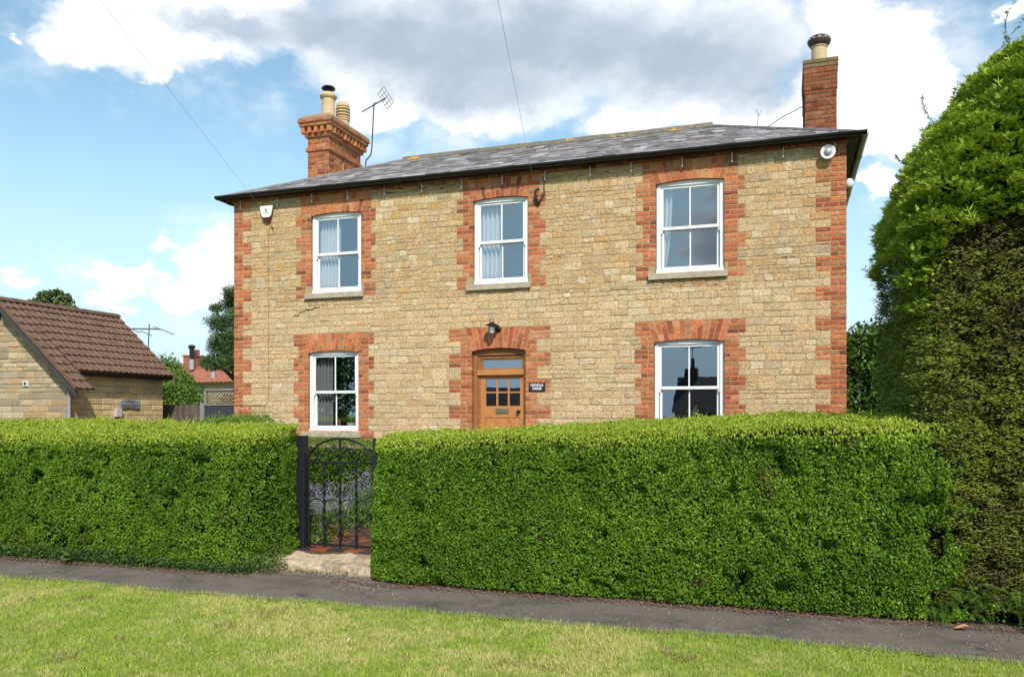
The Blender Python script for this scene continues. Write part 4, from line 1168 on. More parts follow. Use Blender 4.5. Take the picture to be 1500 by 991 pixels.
# ------------------------------------------------------------------ yew at the right
def yew():
    U0, U1, Y0, Y1 = 11.28, 15.4, -5.95, -3.5
    t = thing('yew_tree', 'tall clipped yew with bright shaggy crown and dark sheared lower face', 'tree', (13.2, -4.3, 0))
    def top(u, y):                                  # crown height
        x = (u - U0) / 2.6
        h = 3.30 + 2.05 * np.sqrt(np.clip(1 - (1 - np.clip(x, 0, 1)) ** 2.0, 0, 1))
        f = np.clip((y - Y0) / .9, 0, 1)
        return h - .55 * (1 - f) ** 2
    P = []; Nn = []; K = []
    n = 60000                                       # front face
    u = rng.uniform(U0, 14.6, n); z = rng.uniform(.12, 4.9, n); ok = z < top(u, np.full(n, Y0 + .1)); u, z = u[ok], z[ok]
    e = np.maximum(0, .30 - (u - U0)); y = Y0 + (.30 - np.sqrt(np.maximum(.09 - e * e, 0))) + np.where(z > 3.1, (z - 3.1) ** 2 * .09, 0) - .03
    P.append(np.c_[u, y, z]); nn = np.c_[-e / .3, -np.ones(len(u)), .1 + np.clip(z - 3.1, 0, 9) * .35]; Nn.append(unit(nn)); K.append(np.zeros(len(u)))
    n = 34000                                       # left face
    y = rng.uniform(Y0, Y1, n); z = rng.uniform(.12, 5.0, n); uu = U0 + np.where(z > 3.3, (np.clip(z - 3.3, 0, 3) / 1.9) ** 2 * 1.7, 0) + .03 + .04 * (z < 2) * (2 - z)
    ok = z < top(np.full(n, U0 + .9), y) + .2; y, z, uu = y[ok], z[ok], uu[ok]
    e = np.maximum(0, .30 - (y - Y0)); uu = uu + .30 - np.sqrt(np.maximum(.09 - e * e, 0))
    P.append(np.c_[uu, y, z]); Nn.append(unit(np.c_[-np.ones(len(y)), -e / .3, .1 + np.clip(z - 3.3, 0, 9) * .6])); K.append(np.ones(len(y)))
    n = 66000                                       # crown top
    u = rng.uniform(U0, U1, n); y = rng.uniform(Y0, Y1, n); z = top(u, y)
    P.append(np.c_[u, y, z]); Nn.append(unit(np.c_[-np.clip(1.2 - (u - U0) * .5, 0, 2), -np.clip(1 - (y - Y0), 0, 1), np.ones(n)])); K.append(np.full(n, 2))
    n = 9000                                        # back and far side
    u = rng.uniform(U0, U1, n); z = rng.uniform(.1, 5, n); ok = z < top(u, np.full(n, Y1)); P.append(np.c_[u, np.full(n, Y1), z][ok]); Nn.append(np.tile([0, 1., .1], (ok.sum(), 1))); K.append(np.full(ok.sum(), 3))
    P = np.concatenate(P); Nn = np.concatenate(Nn); K = np.concatenate(K); n = len(P)
    # how far down the untrimmed bright growth comes
    cut = 3.32 + .10 * (vnoise(P[:, 0], P[:, 1], .3, 5) - .5)
    fu = P[:, 0]
    cutf = np.interp(fu, [11.2, 11.36, 11.44, 11.52, 11.8, 12.3, 13], [3.15, 2.9, 2.86, 3.18, 3.26, 3.30, 3.34]) + .16 * (vnoise(fu, P[:, 1], .12, 15) - .5)
    cutl = 3.16 + .25 * (vnoise(P[:, 1], P[:, 1], .4, 16) - .5)
    cut = np.where(K == 0, cutf, np.where(K == 1, cutl, cut))
    bright = (P[:, 2] > cut) | (K == 2)
    corner = ((K == 0) & (P[:, 0] < 11.40)) | ((K == 1) & (P[:, 1] < -5.55))
    bright |= corner & (P[:, 2] > 2.5) & (rng.random(n) < .25 + .5 * vnoise(P[:, 0] + P[:, 1], P[:, 2], .25, 17))
    a = P[:, 0] + P[:, 1] * .8; b = P[:, 2]
    und = (fbm(a, b, .7, 81) - .5) * .16
    lay = (vnoise(a, b * 2.2, .15, 83) - .5)
    dep = rng.exponential(.05, n)
    off = np.where(bright, und * .8 + lay * .19 + .075 - dep * .9, und * .4 + lay * .07 - dep - np.clip((vnoise(a, b * 2.2, .11, 87) - .58) * 4, 0, 1) * .15 + .10 * (K == 1) * np.clip((b - .5) / 2, 0, 1))
    P = P + Nn * off[:, None]
    # bright growth: sprays of several needled twigs
    B = np.where(bright)[0]
    spr = unit(Nn[B] * .8 + rand_dir(len(B)) * np.array([.9, .7, .35]) + np.array([0, 0, .22]))
    Vs = []; Cs = []
    side = unit(np.cross(spr, rand_dir(len(B)) * .5 + Nn[B] * .3 + [0, 0, 1]))
    lum = vnoise(a[B], b[B] * 2.2, .15, 83)  # colour follows the lumps: recesses between them painted darker, as shade
    Ls = rng.uniform(.036, .078, len(B)); Ls = np.where(rng.random(len(B)) < .05, Ls * rng.uniform(1.5, 2.6, len(B)), Ls)
    for (ang, l, off_) in ((0, 1, 0), (.7, .50, .05), (-.7, .50, .05), (.8, .45, .25), (-.8, .45, .25), (.8, .36, .55), (-.8, .36, .55)):
        d = spr * math.cos(ang) + side * math.sin(ang)
        base = P[B] + spr * (Ls * off_)[:, None]
        d = unit(d + np.array([0, 0, -.12 * l]))
        Vs.append(leaf_cards(base + d * (Ls * l * .5)[:, None], d, unit(np.cross(d, side) + rand_dir(len(B)) * .4), Ls * l, np.full(len(B), .0115) * rng.uniform(.8, 1.2, len(B))))
        C = mixc((.10, .19, .012), (.40, .50, .06), rng.random(len(B)) * .45 + lum * 1.25 - .42 + .25 * (off_ > .3))
        Cs.append(C * rng.uniform(.85, 1.15, (len(B), 1)))
    # stray shoots standing out of the crown
    for (u_, y_, L_, tilt) in ((11.95, -5.2, .62, (.25, -.1, 1)), (12.2, -5.1, .55, (-.5, 0, 1)), (11.62, -5.0, .50, (-.7, 0, .8)), (12.6, -5.2, .75, (-.2, 0, 1)), (12.75, -5.1, .6, (-.6, 0, .8)), (11.45, -4.8, .36, (-.9, 0, .5)), (12.05, -5.3, .3, (.7, 0, .8)), (11.8, -4.7, .3, (-.4, 0, 1)), (13.1, -5.2, .5, (-.3, 0, 1))):
        z_ = float(top(np.array([u_]), np.array([y_]))[0]) + .02; d0 = Vector(tilt).normalized(); k = 60
        s = np.linspace(0, 1, k); ctr = np.array([u_, y_, z_]) + np.outer(s * L_, np.array(d0)) + np.outer(s * s * L_ * .35, [1, 0, -.2])
        dd = unit(np.array(d0) + rng.normal(0, .9, (k, 3)))
        Vs.append(leaf_cards(ctr + dd * .015, dd, rand_dir(k), np.full(k, .05), np.full(k, .010))); Cs.append(np.tile((.10, .16, .03), (k, 1)) * rng.uniform(.7, 1.2, (k, 1)))
    cr = np_mesh('crown', np.concatenate(Vs), np.concatenate(Cs), 4, 'needle', t)
    # sheared face: short dark stubs, mossy green with brown twigs
    S = np.where(~bright)[0]; reps = 3
    S = np.repeat(S, reps); n = len(S)
    p = P[S] + rng.normal(0, .02, (n, 3)); d = unit(Nn[S] * .35 + rand_dir(n) * np.array([1.1, .8, .30]))
    V = leaf_cards(p, d, unit(rand_dir(n) * .6 + Nn[S] * .7 + [0, 0, .6]), rng.uniform(.02, .05, n), rng.uniform(.006, .013, n))
    mix = fbm(a[S], b[S], .9, 95) + .55 * (vnoise(a[S], b[S] * 3, .12, 97) - .5)
    upper = np.clip((b[S] - 2.0) / 1.1, 0, 1)
    C = mixc((.060, .046, .018), (.18, .22, .022), mix * 1.9 - .32 - .40 * upper + rng.normal(0, .18, n))
    br = rng.random(n) < .04 + .10 * upper; C[br] = np.array((.15, .09, .04)) * rng.uniform(.6, 1.2, (br.sum(), 1))
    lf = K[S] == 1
    gl = (lf & (rng.random(n) < np.where(b[S] < 2.5, .80, .12))) | ((K[S] == 0) & (P[S, 0] < 11.42) & (b[S] < 2.6) & (rng.random(n) < .5)); C[gl] = mixc((.13, .18, .025), (.26, .32, .05), rng.random(gl.sum()))  # left face and corner stubs painted lighter olive, as if lit
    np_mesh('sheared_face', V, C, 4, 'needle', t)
    m = MB()                                         # near-black core, inner shade painted in
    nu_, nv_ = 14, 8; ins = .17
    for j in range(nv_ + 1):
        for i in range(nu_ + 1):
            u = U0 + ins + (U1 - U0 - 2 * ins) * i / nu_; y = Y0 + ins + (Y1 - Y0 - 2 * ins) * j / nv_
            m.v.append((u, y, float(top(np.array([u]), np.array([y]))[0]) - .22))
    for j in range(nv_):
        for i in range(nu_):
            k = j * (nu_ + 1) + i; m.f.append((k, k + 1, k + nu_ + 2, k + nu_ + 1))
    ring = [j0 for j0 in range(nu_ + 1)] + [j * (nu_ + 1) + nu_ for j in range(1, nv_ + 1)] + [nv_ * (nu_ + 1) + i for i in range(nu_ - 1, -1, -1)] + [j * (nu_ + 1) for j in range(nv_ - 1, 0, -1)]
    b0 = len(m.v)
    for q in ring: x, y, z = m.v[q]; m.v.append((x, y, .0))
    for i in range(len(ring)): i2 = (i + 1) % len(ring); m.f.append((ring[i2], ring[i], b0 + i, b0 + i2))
    m.build('shade_core', 'hedge_core', t)
    m = MB(); m.tube([(13.0, -4.3, 0), (13.0, -4.3, 3.8)], [.3, .15], 10); m.build('trunk', 'bark', t)
    # low side sprays at the foot
    k = 0; Vs = []; Cs = []
    for i in range(230):
        u = rng.uniform(11.35, 13.2); z = rng.uniform(.08, .34) * (1 if u > 11.5 else .6); y = Y0 - rng.uniform(-.05, .14)
        d = unit(np.array([[rng.normal(.1, .7), -1, rng.normal(-.15, .3)]]))[0]; s = np.cross(d, [0, 0, 1]); L_ = rng.uniform(.10, .24)
        q = 26; f = np.linspace(.05, 1, q); ctr = np.array([u, y + .1, z]) + np.outer(f * L_, d) + np.outer(f * f * L_, [0, 0, -.25])
        sg = np.where(np.arange(q) % 2, 1, -1)[:, None]; dd = unit(sg * s + d * .7); ln = (1.05 - f) * .05 + .015
        Vs.append(leaf_cards(ctr + dd * (ln / 2)[:, None], dd, np.tile([0, -.3, 1.], (q, 1)), ln, np.full(q, .007))); c = rng.uniform(0, 1); Cs.append(mixc((.06, .12, .015), (.13, .21, .03), np.full(q, c)))
    np_mesh('low_sprays', np.concatenate(Vs), np.concatenate(Cs), 4, 'needle', t)
yew()

# ------------------------------------------------------------------ gate, posts, step
def gate_post(loc, label, h):
    x, y, z = loc; m = MB(); m.box((x - .05, y - .05, z), (x + .05, y + .05, z + h)); m.box((x - .053, y - .053, z + h), (x + .053, y + .053, z + h + .012))
    return m.build('gate_post', 'post_paint', None, loc=loc, bevel=.004, label=label, cat='post', group='black gate posts')
gate_post((4.985, -5.31, .0), 'square black gate post against the end of the left hedge', 1.455)
gate_post((5.935, -5.25, .0), 'black gate post mostly hidden by the end of the right hedge', 1.43)
GYY = -5.28
g = thing('garden_gate', 'black wrought iron arched gate with scrolls between the two hedges', 'gate', (5.45, GYY, .19))
x0, x1 = 5.048, 5.872; xc = (x0 + x1) / 2; zs, zb_, za = 1.165, .225, 1.435
m = MB(); nn_ = 24
arcp = [(xc - (x1 - x0) / 2 * math.cos(math.pi * i / nn_), GYY, zs + (za - zs) * math.sin(math.pi * i / nn_)) for i in range(nn_ + 1)]
m.tube([(x0, GYY, zb_)] + arcp + [(x1, GYY, zb_)], .0125, 8)
m.build('gate_frame', 'black_iron', g, smooth=True)
m = MB(); m.bar((x0, GYY, zs), (x1, GYY, zs), .012, .024); m.build('cross_rail', 'black_iron', g)
m = MB(); m.bar((x0, GYY, zb_), (x1, GYY, zb_), .012, .024); m.build('cross_rail', 'black_iron', g)
bars = [x0 + (x1 - x0) * q for q in (.25, .5, .75)]
for i, u in enumerate(bars):
    m = MB(); top_ = za - .005 if i == 1 else zs
    # twisted square bar
    k = 60; vs = []; fs = []
    for j in range(k + 1):
        z = zb_ + (top_ - zb_) * j / k; f = j / k
        tw = 10 * 2 * math.pi * min(max((f - .1) / .8, 0), 1); hw = .0135
        for q in range(4):
            an = tw + math.pi / 4 + q * math.pi / 2; vs.append((u + hw * 1.2 * math.cos(an), GYY + hw * 1.2 * math.sin(an), z))
    for j in range(k):
        for q in range(4): fs.append((4 * j + q, 4 * j + (q + 1) % 4, 4 * j + 4 + (q + 1) % 4, 4 * j + 4 + q))
    m.add(vs, fs + [(3, 2, 1, 0), tuple(range(4 * k, 4 * k + 4))]); m.build('twisted_bar', 'black_iron', g)
def scroll(m, cx, cz, sx, sz, flip=1, up=1):
    """S-shaped stem springing from a bar and curling at its end"""
    pts = []
    for i in range(14):                              # stem
        t = i / 13; pts.append((cx + sx * (1 - math.cos(t * math.pi / 2)) * flip * .0 + flip * sx * math.sin(t * math.pi / 2) , GYY, cz + up * sz * (1 - math.cos(t * math.pi / 2))))
    ex, ez = pts[-1][0], pts[-1][2]; r0 = .055
    for i in range(1, 26):
        t = i / 25; an = t * 2.6 * math.pi; r = r0 * (1 - .72 * t)
        pts.append((ex + flip * (r * math.sin(an)) * .9 - 0, GYY, ez + up * (r0 - r * math.cos(an)) if False else ez + up * (-r0 + r * math.cos(an)) ))
    m.tube(pts, .0055, 6)
def volute(m, cx, cz, r, flip, up, turns=1.35, tail=None):
    pts = []
    n = 30
    for i in range(n + 1):
        t = i / n; an = math.pi / 2 * 0 + turns * 2 * math.pi * t; rr = r * (.22 + .78 * t)
        pts.append((cx + flip * rr * math.cos(an), GYY, cz + up * rr * math.sin(an)))
    if tail: pts += [(tail[0] + (pts[-1][0] - tail[0]) * (1 - k / 6) ** 1.0, GYY, pts[-1][2] + (tail[1] - pts[-1][2]) * (k / 6) ** 1.7) for k in range(1, 7)]
    m.tube(pts, .0078, 6)
cols = [x0] + bars + [x1]
for i in range(4):
    m = MB()
    c0, c1 = cols[i], cols[i + 1]
    for (zc, up) in ((.72, 1), (.56, -1), (.40, 1)):
        # hoop between neighbouring bars, its feet on the bars
        pts = []
        for k in range(15):
            an = math.pi * k / 14; pts.append(((c0 + c1) / 2 - (c1 - c0) / 2 * math.cos(an), GYY, zc + up * .075 * math.sin(an) - up * .05))
        if up > 0: m.tube(pts, .0078, 6)
    if i in (1, 2):
        f = 1 if i == 1 else -1
        inner = bars[1]
        volute(m, inner - f * .048, .80, .042, f, 1, 1.3)
        volute(m, inner - f * .055, .60, .038, f, -1, 1.3)
    else:
        bar_ = bars[0] if i == 0 else bars[2]; f = 1 if i == 0 else -1
        volute(m, (x0 + .055) if i == 0 else (x1 - .055), .80, .042, -f, 1, 1.3); volute(m, (x0 + .055) if i == 0 else (x1 - .055), .60, .038, -f, -1, 1.3)
    m.tube([((c0 if i in (1, 3) else c1), GYY, .42)] + [((c0 if i in (1, 3) else c1) + (1 if i in (1, 3) else -1) * .085 * math.sin(t * math.pi / 2), GYY, .42 + .13 * t) for t in (.2, .4, .6, .8, 1)], .0078, 6)
    m.build('scrollwork', 'black_iron', g, smooth=True)
# small scrolls in the arch
for f in (-1, 1):
    m = MB()
    for (du, zc, r) in ((.06, 1.325, .042), (.15, 1.30, .040), (.25, 1.245, .036)):
        volute(m, xc + f * du, zc, r, f, 1 if du < .1 else -1, 1.25)
    m.build('arch_scrollwork', 'black_iron', g, smooth=True)
m = MB(); m.box((x1 - .03, GYY - .012, zs - .085), (x1 + .03, GYY + .012, zs - .07)); m.build('gate_latch', 'black_iron', g)
# old stone step, worn and uneven
m = MB(); nx_, ny_ = 40, 12
sx0, sx1, sy0, sy1 = 4.68, 6.16, -5.78, -5.36
def sp(i, j, k):
    x = sx0 + (sx1 - sx0) * i / nx_; s = j / ny_; y = sy0 + (sy1 - sy0) * s
    wob = (float(fbm(x, y * 2, .35, 201)) - .5)
    e = min(i, nx_ - i) / 6
    rnd = min(1, e) ** .5
    z = (.105 + .055 * s + wob * .06) * (.30 + .70 * rnd) if k else -.02
    fr = (float(vnoise(x, 1, .3, 203)) - .5) * .07
    y = y + (1 - s) * (fr + (1 - rnd) * .14)
    if k and j == 0: y += .028
    return (x, y, z)
for j in range(ny_ + 1):
    for i in range(nx_ + 1): m.v.append(sp(i, j, 1))
for j in range(ny_):
    for i in range(nx_): k = j * (nx_ + 1) + i; m.f.append((k, k + 1, k + nx_ + 2, k + nx_ + 1))
b0 = len(m.v)
rows = 5
for r_ in range(rows):
    for i in range(nx_ + 1):
        x, y, z = sp(i, 0, 1); f = (r_ + 1) / rows; o = sp(i, 0, 1)
        m.v.append((x, y - .028 * math.sin(f * 1.5) + (float(vnoise(x, f, .13, 207)) - .5) * .03, z * (1 - f) - .02 * f))
for r_ in range(rows):
    for i in range(nx_):
        a_ = (i if r_ == 0 else b0 + (r_ - 1) * (nx_ + 1) + i); b_ = b0 + r_ * (nx_ + 1) + i
        m.f.append((a_, b_, b_ + 1, a_ + 1))
m.build('stone_step', 'step_stone', None, loc=(5.45, -5.55, 0), smooth=True, label='worn pale stone step at the foot of the iron gate', cat='step')

# ------------------------------------------------------------------ garden plants behind the gate
def lavender(loc, r, h, label, seed):
    t = thing('lavender_bush', label, 'plant', loc, 'lavender bushes along the garden path')
    n = 190; an = rng.uniform(0, 2 * np.pi, n); rr = np.sqrt(rng.random(n)) * r; el = 1.0
    base = np.array(loc) + np.c_[np.cos(an) * rr * .5, np.sin(an) * rr * .5, np.zeros(n)]
    tip = np.array(loc) + np.c_[np.cos(an) * rr * 1.15, np.sin(an) * rr * 1.15, h * rng.uniform(.6, 1.0, n)]
    d = tip - base; L = np.linalg.norm(d, axis=1)
    V = leaf_cards((base + tip) / 2, d, rand_dir(n), L, np.full(n, .006)); C = mixc((.13, .19, .06), (.22, .27, .10), rng.random(n))
    n3 = 3200; an = rng.uniform(0, 2 * np.pi, n3); rr = np.sqrt(rng.random(n3)) * r; pp = np.array(loc) + np.c_[np.cos(an) * rr, np.sin(an) * rr, rng.uniform(.02, .62, n3) * h]
    V3 = leaf_cards(pp, rand_dir(n3) + [0, 0, 1.2], rand_dir(n3), np.full(n3, .075), np.full(n3, .011)); C3 = mixc((.08, .16, .03), (.20, .30, .08), rng.random(n3))
    np_mesh('foliage', np.concatenate([V, V3]), np.concatenate([C, C3]), 4, 'leaf', t)
    k = 5; ti = np.repeat(tip, k, 0) + np.repeat(unit(d), k, 0) * np.tile(np.linspace(-.05, .02, k), n)[:, None] + rng.normal(0, .006, (n * k, 3))
    V2 = leaf_cards(ti, rand_dir(n * k) + [0, 0, 1], rand_dir(n * k), np.full(n * k, .018), np.full(n * k, .011)); C2 = mixc((.20, .14, .36), (.44, .36, .66), rng.random(n * k))
    np_mesh('flower_spikes', V2, C2, 4, 'lavender', t)
lavender((4.62, -4.35, .17), .36, .52, 'lavender bush nearest the gate beside the tiled path', 1)
lavender((4.40, -3.55, .17), .40, .60, 'lavender bush in the middle of the row behind the gate', 2)
lavender((4.85, -3.3, .17), .36, .78, 'lavender bush farthest from the gate leaning over the path', 3)
lavender((3.75, -3.75, .17), .40, .58, 'lavender bush behind the left gate post', 4)
def low_plant(loc, r, h, n, L, label, cols, name='low_shrub'):
    P = np.array(loc) + unit(rng.normal(size=(n, 3))) * (rng.random((n, 1)) ** .4) * np.array([r, r, h]); P[:, 2] = np.abs(P[:, 2] - loc[2]) + loc[2]
    V = leaf_cards(P, rand_dir(n) + [0, 0, .5], rand_dir(n) + [0, -.3, .6], L * rng.uniform(.6, 1.2, n), L * .55 * rng.uniform(.7, 1.2, n))
    C = mixc(cols[0], cols[1], rng.random(n))
    return np_mesh(name, V, C, 4, 'leaf', None, loc, label=label, category='plant') if False else tag(np_mesh(name, V, C, 4, 'leaf', None, loc), label, 'plant')
low_plant((4.93, -4.95, .17), .20, .26, 900, .045, 'leafy low plant at the foot of the left gate post inside the garden', ((.08, .15, .03), (.20, .29, .07)))
low_plant((4.55, -4.9, .17), .26, .62, 1500, .045, 'tall leafy plant behind the left hedge end beside the gate', ((.09, .17, .03), (.24, .33, .08)))
low_plant((4.9, -4.55, .17), .22, .20, 600, .05, 'reddish low plant beside the tiled path', ((.16, .08, .05), (.22, .2, .07)))

# ------------------------------------------------------------------ grass, weeds, litter
def grass():
    dens = 10500
    x0, x1, y0, y1 = 3.0, 14.6, -9.35, -6.86
    n = int((x1 - x0) * (y1 - y0) * dens)
    x = rng.uniform(x0, x1, n); y = rng.uniform(y0, y1, n)
    # only what the view and a step either side can show
    xm = -2.6
    edge = -6.94 + .10 * (vnoise(x, 0 * x, .9, 5) - .5) + .05 * (vnoise(x, 0 * x + 3, .25, 6) - .5) + rng.normal(0, .025, n)
    ok = y < edge
    x, y = x[ok], y[ok]; n = len(x)
    # a wider, thinner belt to the left
    m2 = int(7.5 * 2.4 * 5000); x2 = rng.uniform(-4.5, 3.0, m2); y2 = rng.uniform(-9.3, -6.86, m2)
    e2 = -6.94 + .10 * (vnoise(x2, 0 * x2, .9, 5) - .5) + .05 * (vnoise(x2, 0 * x2 + 3, .25, 6) - .5) + rng.normal(0, .025, m2); ok = y2 < e2
    x = np.r_[x, x2[ok]]; y = np.r_[y, y2[ok]]; n = len(x)
    big = fbm(x, y, 1.1, 301); med = fbm(x, y, .35, 303); fine = vnoise(x, y, .07, 305)
    fringe = np.exp(-np.abs(y + 6.94) / .10)
    h = (.006 + .008 * med + .012 * vnoise(x, y, .13, 353) ** 2) * rng.uniform(.6, 1.7, n) + .014 * fringe
    an = rng.uniform(0, 2 * np.pi, n); lean = rng.uniform(.5, 2.2, n)
    w = rng.uniform(.0012, .0028, n)
    tip = np.c_[x + np.cos(an) * h * lean, y + np.sin(an) * h * lean, h * .85]
    wx = -np.sin(an) * w; wy = np.cos(an) * w
    a = np.c_[x - wx, y - wy, np.full(n, -.012)]; b = np.c_[x + wx, y + wy, np.full(n, -.012)]
    V = np.stack([a, b, tip], 1).reshape(-1, 3)
    dry = np.clip((big - .50) * 3.2 + (med - .5) * 2.2 + (fine - .5) * 1.2 + 1.1 * (vnoise(x, y, .16, 355) - .5) + rng.normal(0, .30, n) + .20 - fringe * .9 + .30 * np.exp(-((x - 9.0) / 2.4) ** 2 - ((y + 8.25) / .5) ** 2) + 1.0 * np.exp(-((x - 8.6) / .50) ** 2 - ((y + 8.10) / .20) ** 2) + .6 * np.exp(-((x - 5.0) / .55) ** 2 - ((y + 7.2) / .12) ** 2), 0, 1)
    C = mixc((.22, .34, .026), (.40, .50, .075), rng.random(n) * .7 + .6 * (vnoise(x, y, .11, 351) - .25))
    C = C * (1 - dry[:, None] * .8) + np.array((.62, .56, .20)) * dry[:, None] * .8
    straw = rng.random(n) < .05; C[straw] = np.array((.62, .56, .30)) * rng.uniform(.7, 1.1, (straw.sum(), 1))
    C *= rng.uniform(.78, 1.2, (n, 1))
    bare = (fbm(x, y, .5, 311) + .22 * (fine - .5) > .80) | (np.exp(-((x - 8.6) / .36) ** 2 - ((y + 8.12) / .09) ** 2) > .55 + .5 * (fine - .5)); sel = bare & (rng.random(n) < .40); C[sel] = np.array((.22, .155, .07)) * rng.uniform(.6, 1.3, (sel.sum(), 1))
    # loose dead stalks lying on the sward
    k = 5000; sx = rng.uniform(-2, 14, k); sy = rng.uniform(-9.2, -7.0, k); sa = rng.uniform(0, 2 * np.pi, k); sl_ = rng.uniform(.03, .11, k); zz = rng.uniform(.018, .045, k)
    p = np.c_[sx, sy, zz]; d = np.c_[np.cos(sa), np.sin(sa), rng.normal(0, .12, k)] * sl_[:, None]; wv = np.c_[-np.sin(sa), np.cos(sa), 0 * sa] * .0016
    V2 = np.stack([p - wv, p + wv, p + d], 1).reshape(-1, 3); C2 = np.tile((.58, .52, .28), (k, 1)) * rng.uniform(.6, 1.15, (k, 1))
    np_mesh('grass', np.concatenate([V, V2]), np.concatenate([C, C2]), 3, 'grass', None, (8, -8, 0), kind='stuff', label='mown village green grass, patchy green and straw coloured, in front of the pavement')
grass()
def scatter_leaves(name, pts, L, cols, label, mat_='litter', up=.8, flat=True):
    n = len(pts)
    D = rand_dir(n) * ([1, 1, .25] if flat else [1, 1, .8]); M = unit(rand_dir(n) * (1 - up) + [0, -.15, 1])
    V = leaf_cards(pts, D, M, L * rng.uniform(.5, 1.3, n), L * .6 * rng.uniform(.6, 1.2, n))
    C = mixc(cols[0], cols[1], rng.random(n)) * rng.uniform(.7, 1.2, (n, 1))
    return np_mesh(name, V, C, 4, mat_, None, tuple(pts[0]), label=label, kind='stuff')
n = 2800; u = rng.uniform(5.9, 13.4, n)
pts = np.c_[u, -6.06 + rng.normal(0, .05, n) - .05 * vnoise(u, u, .3, 401), rng.uniform(.004, .022, n)]
scatter_leaves('leaf_litter', pts, .024, ((.13, .06, .03), (.28, .155, .08)), 'dry brown leaf litter along the foot of the right hedge')
n = 2600; u = rng.uniform(-1.5, 4.9, n)
pts = np.c_[u, -6.16 + rng.normal(0, .04, n), rng.uniform(.004, .02, n)]
scatter_leaves('leaf_litter', pts, .024, ((.14, .07, .03), (.30, .19, .10)), 'dry brown leaf litter along the foot of the left hedge')
n = 1500; pts = np.c_[rng.uniform(4.7, 6.2, n), rng.uniform(-5.98, -5.72, n), rng.uniform(.0, .02, n)]
pts = np.concatenate([pts, np.c_[rng.normal(6.35, .16, 350), rng.normal(-6.3, .12, 350), rng.uniform(0, .008, 350)]])
scatter_leaves('loose_gravel', pts, .018, ((.24, .18, .12), (.42, .34, .24)), 'loose grit and crumbs in front of the stone step')
n = 1500; pts = np.c_[rng.uniform(-1, 13, n), rng.uniform(-6.9, -6.1, n), rng.uniform(.003, .010, n)]
scatter_leaves('path_litter', pts, .016, ((.12, .08, .04), (.40, .34, .24)), 'specks of dry leaf and seed on the pavement')
n = 5200; u = rng.uniform(-1.5, 4.85, n); hgt = .10 + .10 * vnoise(u, u, .5, 411)
pts = np.c_[u, -6.04 - rng.uniform(0, .13, n), hgt * rng.random(n)]
scatter_leaves('ground_ivy', pts, .034, ((.035, .08, .02), (.10, .17, .045)), 'low dark ivy and weeds along the foot of the left hedge', 'leaf', .35, False)
n = 900; pts = np.c_[rng.uniform(4.55, 5.1, n), rng.uniform(-6.05, -5.75, n), rng.uniform(0, .2, n)]
scatter_leaves('weeds', pts, .03, ((.06, .11, .03), (.2, .24, .07)), 'tangle of weeds at the left end of the stone step', 'leaf', .3, False)
n = 260; pts = np.c_[rng.uniform(4.95, 5.9, n), rng.uniform(-5.86, -5.76, n), rng.uniform(0, .05, n)]
scatter_leaves('weeds', pts, .025, ((.08, .12, .03), (.22, .26, .08)), 'small weeds growing along the front of the stone step', 'leaf', .3, False)
n = 700; pts = np.c_[rng.uniform(12.05, 13.4, n), rng.uniform(-6.22, -5.98, n), rng.uniform(.02, .16, n)]
scatter_leaves('cranesbill', pts, .05, ((.05, .13, .06), (.12, .23, .11)), 'round leaved bluish green ground cover at the foot of the yew', 'leaf', .75, False)
def broad_weed(loc, label):
    mb = MB()
    for i in range(13):
        an = random.uniform(0, 2 * math.pi); el = random.uniform(.3, 1.2); L = random.uniform(.09, .17)
        d = Vector((math.cos(an) * math.cos(el), -abs(math.sin(an)) * math.cos(el), math.sin(el))); s = d.cross(Vector((0, 0, 1))).normalized(); p = Vector(loc) + Vector((random.uniform(-.05, .05), 0, .02))
        vs = []
        for q, wd in ((0, .05), (.4, .45), (.65, 1), (.85, .75), (1, .05)):
            cc = p + d * L * q * 1.3 + Vector((0, 0, -.3 * L * q * q)); vs += [cc + s * wd * .04, cc - s * wd * .04]
        mb.add(vs, [(2 * k, 2 * k + 1, 2 * k + 3, 2 * k + 2) for k in range(4)], random.choice([(.13, .20, .05), (.17, .25, .07), (.10, .16, .04)]))
    mb.build('broadleaf_weed', 'leaf', None, loc=loc, label=label, cat='weed')
broad_weed((2.45, -6.10, .02), 'broad leaved weed at the foot of the left hedge')
def dead_leaf(loc, L, col, label, name='fallen_leaf', rot=0.0):
    mb = MB(); c, s = math.cos(rot), math.sin(rot); vs = []
    for q, wd in ((-.5, .05), (-.2, .8), (.1, 1), (.35, .6), (.5, .05)):
        for sg in (1, -1):
            x = q * L; y = sg * wd * L * .28; vs.append((loc[0] + x * c - y * s, loc[1] + x * s + y * c, loc[2] + .012 + .02 * abs(sg * wd) * (L / .1) + .010 * math.sin(q * 6)))
    mb.add(vs, [(2 * k, 2 * k + 1, 2 * k + 3, 2 * k + 2) for k in range(4)], col)
    mb.build(name, 'litter', None, loc=loc, label=label, cat='leaf', group='fallen leaves')
dead_leaf((11.58, -6.17, .0), .13, (.60, .34, .16), 'large pale brown fallen leaf on the pavement edge below the yew', rot=.1)
dead_leaf((5.83, -7.35, .045), .07, (.55, .38, .18), 'small tan fallen leaf on the grass left of the stone step', rot=.4)
dead_leaf((7.2, -8.12, .035), .045, (.6, .5, .34), 'small pale fallen leaf on the grass in the foreground', rot=1.0)

